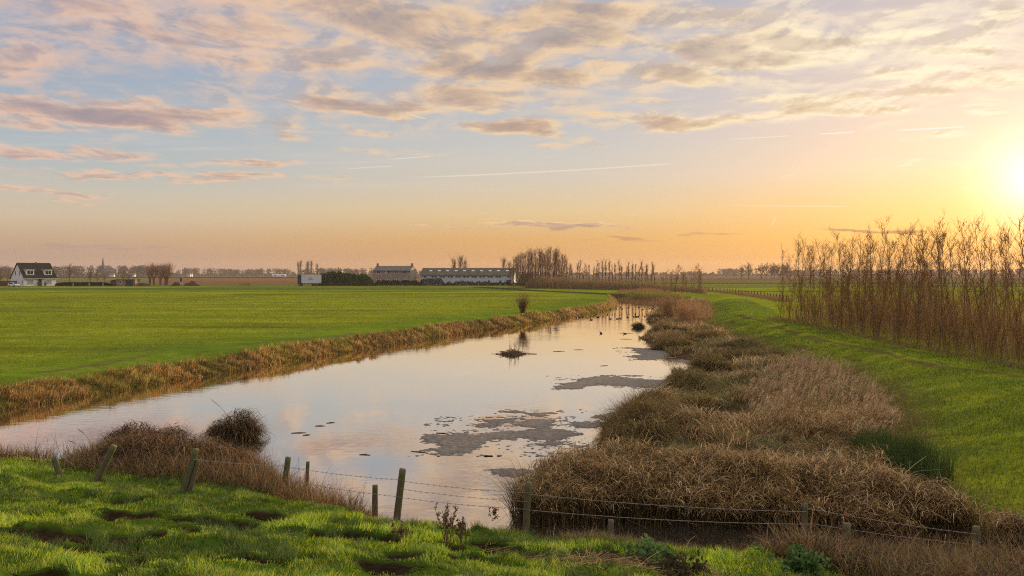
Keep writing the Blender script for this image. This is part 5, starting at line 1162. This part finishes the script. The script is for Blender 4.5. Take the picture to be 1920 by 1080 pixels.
def posts():
    tops = []
    for (fx, fy), (tx, ty), r, lb in POSTS:
        z = .4
        for _ in range(8): x, y = at(fx, fy, z); z = max(hz(x, y), 0.02)
        foot = Vector((x, y, z)); top = Vector(((tx - MID) / FOC * y, y + .02, EYE - (ty - HOR) / FOC * y)); ax = top - foot; L = ax.length
        rg = np.random.default_rng(int(fx)); k, nz = 12, 12; V = []
        for i in range(nz):
            t = -.35 / L + (1 + .35 / L) * i / (nz - 1)
            for j in range(k):
                a = 6.28318 * j / k; rr = r * (1.0 - .10 * t) * (1 + .10 * vnoise(np.array(a * 2.), np.array(t * 4.), 1, int(fx)) - .05)
                V.append((rr * math.cos(a), rr * math.sin(a), t * L + (rg.uniform(-.012, .012) if i == nz - 1 else 0)))
        Q = [(i * k + j, i * k + (j + 1) % k, (i + 1) * k + (j + 1) % k, (i + 1) * k + j) for i in range(nz - 1) for j in range(k)]
        V.append((0, 0, L + .008)); T = [((nz - 1) * k + j, (nz - 1) * k + (j + 1) % k, len(V) - 1) for j in range(k)]
        o = mesh_np('fence_post', V, Q, T, M['post'], smooth=False); o.location = foot; o.rotation_euler = ax.to_track_quat('Z', 'Y').to_euler()
        tag(o, lb, 'post', 'posts of the bank fence'); tops.append((foot, ax, L))
    def wire(i, j, h0, h1, label):
        (f0, a0, l0), (f1, a1, l1) = tops[i], tops[j]; p = f0 + a0 * h0 + Vector((0, -.085, 0)); q = f1 + a1 * h1 + Vector((0, -.085, 0)); n = 40; D = (q - p).length; t = Tubes()
        pts = [(1 - u) * np.array(p) + u * np.array(q) + np.array([0, 0, -.018 * D * 4 * u * (1 - u) * .6]) for u in np.linspace(0, 1, n)]; t.tube(pts, .0042, .0042, 4)
        for u in np.arange(.03, .98, .14 / D):
            c = (1 - u) * np.array(p) + u * np.array(q) + np.array([0, 0, -.018 * D * 4 * u * (1 - u) * .6]); t.tube([c + [-.012, 0, -.018], c + [.012, 0, .018]], .003, .003, 3); t.tube([c + [.012, 0, -.018], c + [-.012, 0, .018]], .003, .003, 3)
        tag(t.build('fence_wire', M['wire']), label, 'wire', 'barbed wires of the bank fence')
    names = {(2, 4): 'between the leaning pair and the upright mossy post', (4, 7): 'between the upright mossy post and the tall dark post', (7, 8): 'between the tall dark post and the green mossy post', (8, 10): 'between the green mossy post and the pale brown post', (10, 12): 'right of the pale brown post'}
    for (i, j), nm in names.items():
        wire(i, j, .78 if i != 10 else .9, .80, 'upper barbed wire ' + nm); 
        if i != 2: wire(i, j, .45 if i != 10 else .5, .46, 'lower barbed wire ' + nm)
    wire(7, 8, .62, .62, 'middle barbed wire between the tall dark post and the green mossy post')
posts()

# ---------------------------------------------------------------- floating mats
def mats_():
    m, t = new_mat('floating_algae'); co = t.n('ShaderNodeTexCoord').outputs['Object']; f = t.noise(co, 5, 7, .7); c = t.ramp(f, [(.3, (.05, .045, .04)), (.55, (.14, .125, .11)), (.75, (.25, .23, .20))])
    p = t.n('ShaderNodeBsdfPrincipled'); t.l(c, p.inputs['Base Color']); p.inputs['Roughness'].default_value = .75; b = t.n('ShaderNodeBump'); b.inputs['Strength'].default_value = 1; b.inputs['Distance'].default_value = .03; t.l(f, b.inputs['Height']); t.l(b.outputs[0], p.inputs['Normal'])
    t.l(p.outputs[0], t.n('ShaderNodeOutputMaterial').inputs[0])
    c6 = lambda L: [(600 + a / 3, 720 + b / 3) for a, b in L]; c8 = lambda L: [(1000 + a * .3648, 560 + b * .3648) for a, b in L]
    S = [('largest grey algae mat, a ragged tongue in the middle of the near water', c6([(608, 300), (640, 290), (700, 292), (860, 283), (960, 270), (1060, 262), (1130, 262), (1180, 250), (1090, 240), (1085, 215), (1180, 205), (1260, 190), (1330, 205), (1310, 240), (1420, 280), (1400, 312), (1300, 314), (1180, 312), (1050, 314), (960, 328), (860, 345), (820, 372), (740, 390), (640, 382), (620, 365), (640, 345), (612, 320)]), .34),
         ('slim grey algae mat just above the left part of the largest mat', c6([(860, 228), (920, 205), (1020, 200), (1100, 180), (1165, 180), (1150, 197), (1040, 212), (960, 242), (900, 237)]), .4),
         ('thin long algae streak farthest above the largest mat', c6([(1036, 154), (1140, 154), (1225, 163), (1300, 148), (1322, 155), (1260, 180), (1200, 174), (1100, 165)]), .42),
         ('patchy algae mat between the largest mat and the marsh', c6([(1330, 208), (1400, 203), (1500, 203), (1600, 218), (1600, 250), (1480, 250), (1430, 262), (1340, 232)]), .52),
         ('algae mat touching the sedge mound at the water edge', c6([(1540, 187), (1600, 165), (1690, 150), (1720, 172), (1640, 208), (1580, 207)]), .42),
         ('small oval algae mat below the largest mat', c6([(1253, 345), (1290, 325), (1380, 323), (1402, 345), (1330, 355)]), .4),
         ('long dark algae mat reaching from the marsh into the mid river', c8([(130, 462), (180, 430), (270, 406), (360, 398), (440, 403), (540, 413), (660, 418), (740, 440), (745, 462), (620, 458), (520, 458), (400, 442), (320, 437), (230, 464)]), .33),
         ('pale grey mud mat in the upper bay of the marsh', c8([(497, 252), (620, 256), (720, 262), (690, 292), (600, 318), (500, 302), (560, 287), (515, 275)]), .38),
         ('algae mat at the left corner of the tall reeds', c6([(950, 490), (1020, 474), (1090, 473), (1220, 478), (1220, 504), (1080, 518), (1000, 508)]), .4),
         ('grey mud strip in front of the upper sedge mounds', c8([(700, 316), (800, 318), (930, 322), (940, 334), (800, 332)]), .4)]
    for i, (lb, pp, th) in enumerate(S):
        th += .05; pg = poly(pp, 0.0); a, b = pg.min(0) - .4, pg.max(0) + .4; st = .04 if a[1] < 30 else .07
        gx, gy = np.meshgrid(np.arange(a[0], b[0], st), np.arange(a[1], b[1], st)); fx, fy = gx.ravel(), gy.ravel(); ins = inside(pg, fx, fy); dd = linedist(pg, fx, fy, True) * np.where(ins, 1, -1)
        v = sstep(-.35, .55, dd + (fbm(fx, fy, 1.1, 130 + i, 5) - .5) * 1.1) * .74 + (fbm(fx * .6, fy, .5, 140 + i, 3) - .5) * .8 + (fbm(fx, fy, .13, 150 + i, 2) - .5) * .75 + .2
        z = (v - th) * .07; z = np.where(v > th, np.minimum(z, .022) + .012 * vnoise(fx, fy, .09, 9), np.maximum(z, -.03)); k = z.reshape(gx.shape) > -.006
        cell = k[:-1, :-1] | k[1:, :-1] | k[:-1, 1:] | k[1:, 1:]; nx = gx.shape[1]; jj, ii = np.nonzero(cell); q = jj * nx + ii; Q = np.stack([q, q + 1, q + nx + 1, q + nx], 1)
        used, inv = np.unique(Q, return_inverse=True); c = pg.mean(0); V = np.stack([fx[used] - c[0], fy[used] - c[1], z[used]], 1)
        o = mesh_np('algae_mat', V, inv.reshape(-1, 4), None, m, smooth=True); o.location = (c[0], c[1], 0); tag(o, lb, 'algae mat', 'floating algae mats')
mats_()
# sticks and flecks on the water
def sticks():
    L = [(560, 812, .5, 'floating twig nearest the isolated tussock'), (600, 799, .35, 'small floating twig right of the isolated tussock'), (684, 853, .35, 'short dark stick floating left of the largest mat'), (787, 848, .6, 'slanting stick floating at the left tip of the largest mat'), (620, 793, .3, 'floating scrap of reed far right of the isolated tussock'),
         (1048, 659, .9, 'dark floating plank in the middle of the river'), (1085, 656, .7, 'thin floating stick right of the dark plank'), (1175, 625, 1.2, 'floating debris near the upright far tussock'), (1174, 636, 1.0, 'floating twig below the far debris'), (1133, 686, .5, 'small floating stick in the mid river'), (575, 816, .25, 'floating leaf scrap beside the nearest twig'), (830, 813, .5, 'thin reed stem floating above the tip of the largest mat')]
    for i, (px, py, l, lb) in enumerate(L):
        x, y = at(px, py); t = Tubes(); rg = np.random.default_rng(i); a = rg.uniform(-.5, .5); w = l * .5; t.tube([(-w * math.cos(a), -w * math.sin(a), .0), (0, .03, .012), (w * math.cos(a), w * math.sin(a), .004)], .022, .012, 5); t.tube([(0, 0, .01), (.12 * l, .2 * l, .03)], .012, .006, 4)
        o = t.build('floating_stick', M['bark']); o.location = (x, y, 0); tag(o, lb, 'stick', 'floating sticks')
sticks()
def nest():
    x, y = at(959, 664); t = Tubes(); rg = np.random.default_rng(3)
    for k in range(240):
        a = rg.uniform(0, 6.28); q = rg.uniform(0, 1) ** .6 * .75; h = max(.42 * (1 - q / .8), 0) * rg.uniform(.3, 1); c = np.array([q * math.cos(a) * 1.15, q * math.sin(a) * .8, h - .03]); d = rg.normal(size=3) * [.35, .3, .09]; t.tube([c - d * .7, c + rg.normal(0, .03, 3), c + d * .7], rg.uniform(.008, .02), .006, 4)
    for k in range(9): t.tube(grow(rg, [rg.normal(.15, .15), rg.normal(0, .1), .2], dirv(rg.uniform(0, 6.3), R(rg.uniform(60, 88))), rg.uniform(.4, .8), 4, .12, 0), .014, .005, 4)
    t.tube([(.5, 0, .03), (1.1, -.02, .05), (1.75, .03, .02)], .03, .015, 5)
    o = t.build('stick_nest', M['bark']); o.location = (x, y, 0); tag(o, 'waterfowl nest heap of dark sticks in the middle of the river', 'nest')
nest()
# ---------------------------------------------------------------- water birds
def birds():
    m = solid('duck_plumage', (.035, .03, .027), .6, .3, 9)
    def duck():
        prof = [(-.24, .10, .012, .02), (-.18, .085, .05, .04), (-.08, .06, .085, .07), (.04, .055, .095, .078), (.14, .065, .075, .07), (.20, .10, .045, .05), (.215, .16, .032, .035), (.225, .21, .036, .038), (.255, .225, .034, .034), (.285, .215, .018, .016), (.33, .205, .012, .006)]
        k = 10; V, Q = [], []
        for i, (x, z, w, h) in enumerate(prof):
            for j in range(k): a = 6.28318 * j / k; V.append((x + (.02 * math.sin(a) if 5 <= i <= 7 else 0), w * math.cos(a), z + h * math.sin(a)))
        for i in range(len(prof) - 1):
            for j in range(k): Q.append((i * k + j, i * k + (j + 1) % k, (i + 1) * k + (j + 1) % k, (i + 1) * k + j))
        o = mesh_np('duck', V, Q, [(0, j + 1, j) for j in range(1, k - 1)], m, smooth=True); return o
    c6 = [(130, 545), (128, 525), (187, 522), (233, 517), (168, 497), (270, 500), (311, 497), (294, 537), (353, 535), (380, 533), (442, 521), (508, 495), (492, 517), (514, 517), (534, 516), (590, 516), (397, 452), (387, 437), (344, 450), (449, 440), (456, 427), (541, 437), (572, 457), (586, 433), (631, 445), (659, 447), (661, 428), (711, 445), (708, 416), (551, 408), (575, 391), (618, 392), (535, 376), (215, 660), (57, 519), (5, 526), (30, 522), (420, 663)]
    base = duck()
    for i, (a, b) in enumerate(c6):
        o = base if i == 0 else base.copy()
        if i: COL.objects.link(o)
        x, y = at(1080 + a * .21875, 480 + b * .21875 + 1); o.location = (x, y, -.01); s = trng.uniform(.72, 1.05); o.scale = (s,) * 3; o.rotation_euler = (0, 0, trng.uniform(0, 6.3))
        lb = {33: 'single dark duck swimming alone nearest the camera in mid river', 37: 'duck swimming by the far floating debris', 10: 'largest looking duck in the front line left of the upright tussock', 35: 'leftmost duck close under the left bank'}.get(i)
        if not lb: lb = 'small dark duck in the loose front line of the flock' if b > 480 else 'small dark duck in the back of the flock near the bend'
        tag(o, lb, 'duck', 'ducks in the front line' if b > 480 else 'ducks near the bend')
birds()
# ---------------------------------------------------------------- plants of the near bank
def weeds():
    for i, (px, py, h, n, lb) in enumerate([(842, 1020, .62, 9, 'tall withered dock plant in the middle of the near bank'), (868, 1028, .55, 6, 'lower withered dock plant right of the tallest one'), (925, 985, .5, 5, 'small withered weed at the water edge left of the green mossy post'), (747, 1016, .34, 5, 'short dark withered weed left of the tall dock plant')]):
        z = .6
        for _ in range(8): x, y = at(px, py, z); z = hz(x, y)
        rg = np.random.default_rng(40 + i); t = Tubes(); lf = []
        for k in range(n):
            st = grow(rg, [rg.normal(0, .05), rg.normal(0, .04), -.03], dirv(rg.uniform(0, 6.3), R(rg.uniform(68, 88))), h * rg.uniform(.6, 1.1), 6, .06, .03); t.tube(st, .008, .004, 5)
            for _ in range(5):
                b = grow(rg, along(st, rg.uniform(.4, .95)), dirv(rg.uniform(0, 6.3), R(rg.uniform(30, 75))), h * rg.uniform(.1, .3), 3, .1, .1); t.tube(b, .004, .002, 4); lf += [along(b, u) + rg.normal(0, .012, 3) for u in rg.uniform(.1, 1, 8)]
        t.cards(np.array(lf), .022, rg); o = t.build('withered_weed', M['bark']); o.location = (x, y, z); tag(o, lb, 'weed', 'withered weeds on the near bank')
    for i, (px, py, wx, h, n, lb) in enumerate([(1505, 1078, .42, .42, 700, 'leafy green bramble bush at the bottom right'), (1215, 1060, .62, .32, 800, 'leafy green nettle patch beside the reed litter'), (1275, 1082, .5, .3, 420, 'dark tangled undergrowth at the bottom edge right of the nettles'), (1610, 1070, .35, .3, 300, 'small green nettle bush behind the rounded grey post')]):
        z = .7
        for _ in range(8): x, y = at(px, py, z); z = hz(x, y)
        rg = np.random.default_rng(60 + i); t = Tubes(); st = Tubes(); P = []
        for k in range(26):
            s = grow(rg, [rg.normal(0, wx * .4), rg.normal(0, wx * .3), -.02], dirv(rg.uniform(0, 6.3), R(rg.uniform(45, 85))), h * rg.uniform(.6, 1.2), 5, .12, .0); st.tube(s, .006, .003, 4); P += [along(s, u) + rg.normal(0, .04, 3) for u in rg.uniform(.2, 1, n // 26)]
        t.cards(np.array(P), .045, rg); o = st.build('leafy_bush', M['bark']); o.location = (x, y, z); t.build('foliage', M['leaf_green'] if i != 2 else M['shrub_brown'], o, smooth=False); tag(o, lb, 'bush')
weeds()
# reeds flying plumes over the open water on the left
def plume(px, py, tx, ty, lb):
    x, y = at(px, py); rg = np.random.default_rng(px); top = np.array([(tx - px) / FOC * y, 0, (py - ty) / FOC * y]); t = Tubes(); p = [np.array([0, 0, -.05]) + top * u + np.array([0, 0, .12 * math.sin(u * 3.1)]) for u in np.linspace(0, 1, 7)]; t.tube(p, .008, .004, 4); o = t.build('feather_reed', M['bark_pale']); o.location = (x, y, 0)
    q = Heap(); s = np.array([p[-1] * u + p[-3] * (1 - u) for u in rg.uniform(0, 1, 30)]); q.add(*ribbons(s, U(.08, .2, 30), np.full(30, math.atan2(top[0], .01)), U(.6, 1.2, 30), U(1.3, 2.2, 30), U(.006, .012, 30), pick([(.3, .23, .17), (.4, .32, .24)], 30), 2)); q.build('plume', M['reed'], o); tag(o, lb, 'reed')
plume(442, 800, 398, 748, 'single reed plume arching left from the isolated tussock'); plume(180, 848, 148, 802, 'single reed plume at the left end of the broad clump'); plume(165, 856, 132, 825, 'lower single reed plume at the left end of the broad clump')
# ---------------------------------------------------------------- field fence right of the bend, gate in the far left
def field_fence():
    pts = [(1322, 548), (1360, 551), (1400, 556), (1440, 562), (1475, 569)]; pl = [at(*p, 1.1) for p in pts]; r = tag(empty('field_fence', (pl[0][0], pl[0][1], 1.05)), 'post and wire field fence right of the river bend', 'fence'); n = 26; prev = None; w = Tubes()
    acc = np.array(pl); s = np.concatenate([[0], np.cumsum(np.hypot(*np.diff(acc, axis=0).T))]); P = []
    for i in range(n):
        u = s[-1] * i / (n - 1); x = np.interp(u, s, acc[:, 0]) - pl[0][0]; y = np.interp(u, s, acc[:, 1]) - pl[0][1]; MB().cyl((x, y, -.2), (x, y, 1.25), .09, .08, 6).build('post', M['fence_wood'], r); P.append((x, y))
    for h in (.4, .8, 1.15): w.tube([(x, y - .09, h) for x, y in P], .02, .02, 3)
    w.build('wire', M['wire'], r)
    h = Heap(); q = np.array(P) + np.array(pl[0]); i = RNG.integers(0, n - 1, 5000); u = U(0, 1, (5000, 1)); xy = q[i] * (1 - u) + q[i + 1] * u + RNG.normal(0, .8, (5000, 2)); r_ = drop(xy)
    h.add(*ribbons(r_, U(.3, .9, 5000), U(0, 6.3, 5000), U(0, .4, 5000), U(.5, 1.8, 5000), U(.03, .05, 5000), pick([(.25, .16, .09), (.33, .22, .13), (.17, .13, .06)], 5000), 3)); tag(h.build('fence_grass', M['reed']), 'dead grass along the field fence right of the bend', 'dry grass', kind='stuff')
field_fence()
def gate():
    r = tag(empty('farm_gate', (px_at(452, 296), 296, 1.0), 0), 'low dark farm gate at the far edge of the left meadow', 'gate')
    for x in (0, 3.2): MB().box(x - .08, -.08, -.1, x + .08, .08, 1.2).build('post', M['fence_wood'], r)
    m = MB()
    for z in (.3, .6, .9): m.box(.085, -.03, z, 3.115, .03, z + .1)
    m.build('rails', M['fence_wood'], r)
gate()
# ---------------------------------------------------------------- evening haze
def haze():
    m = bpy.data.materials.new('evening_air'); m.use_nodes = True; t = NT(m.node_tree); v = t.n('ShaderNodeVolumePrincipled'); v.inputs['Color'].default_value = (.93, .88, .84, 1); v.inputs['Density'].default_value = HAZE; v.inputs['Anisotropy'].default_value = .35
    for k in ('Density Attribute', 'Color Attribute', 'Temperature Attribute'):
        if k in v.inputs: v.inputs[k].default_value = ''
    t.l(v.outputs[0], t.n('ShaderNodeOutputMaterial').inputs['Volume'])
    b = MB().box(-9000, -300, -2.4, 9000, 2600, 42); o = b.build('haze', m); tag(o, 'thin warm evening haze over the polder', 'haze', kind='stuff')
HAZE = 0.00011
haze()
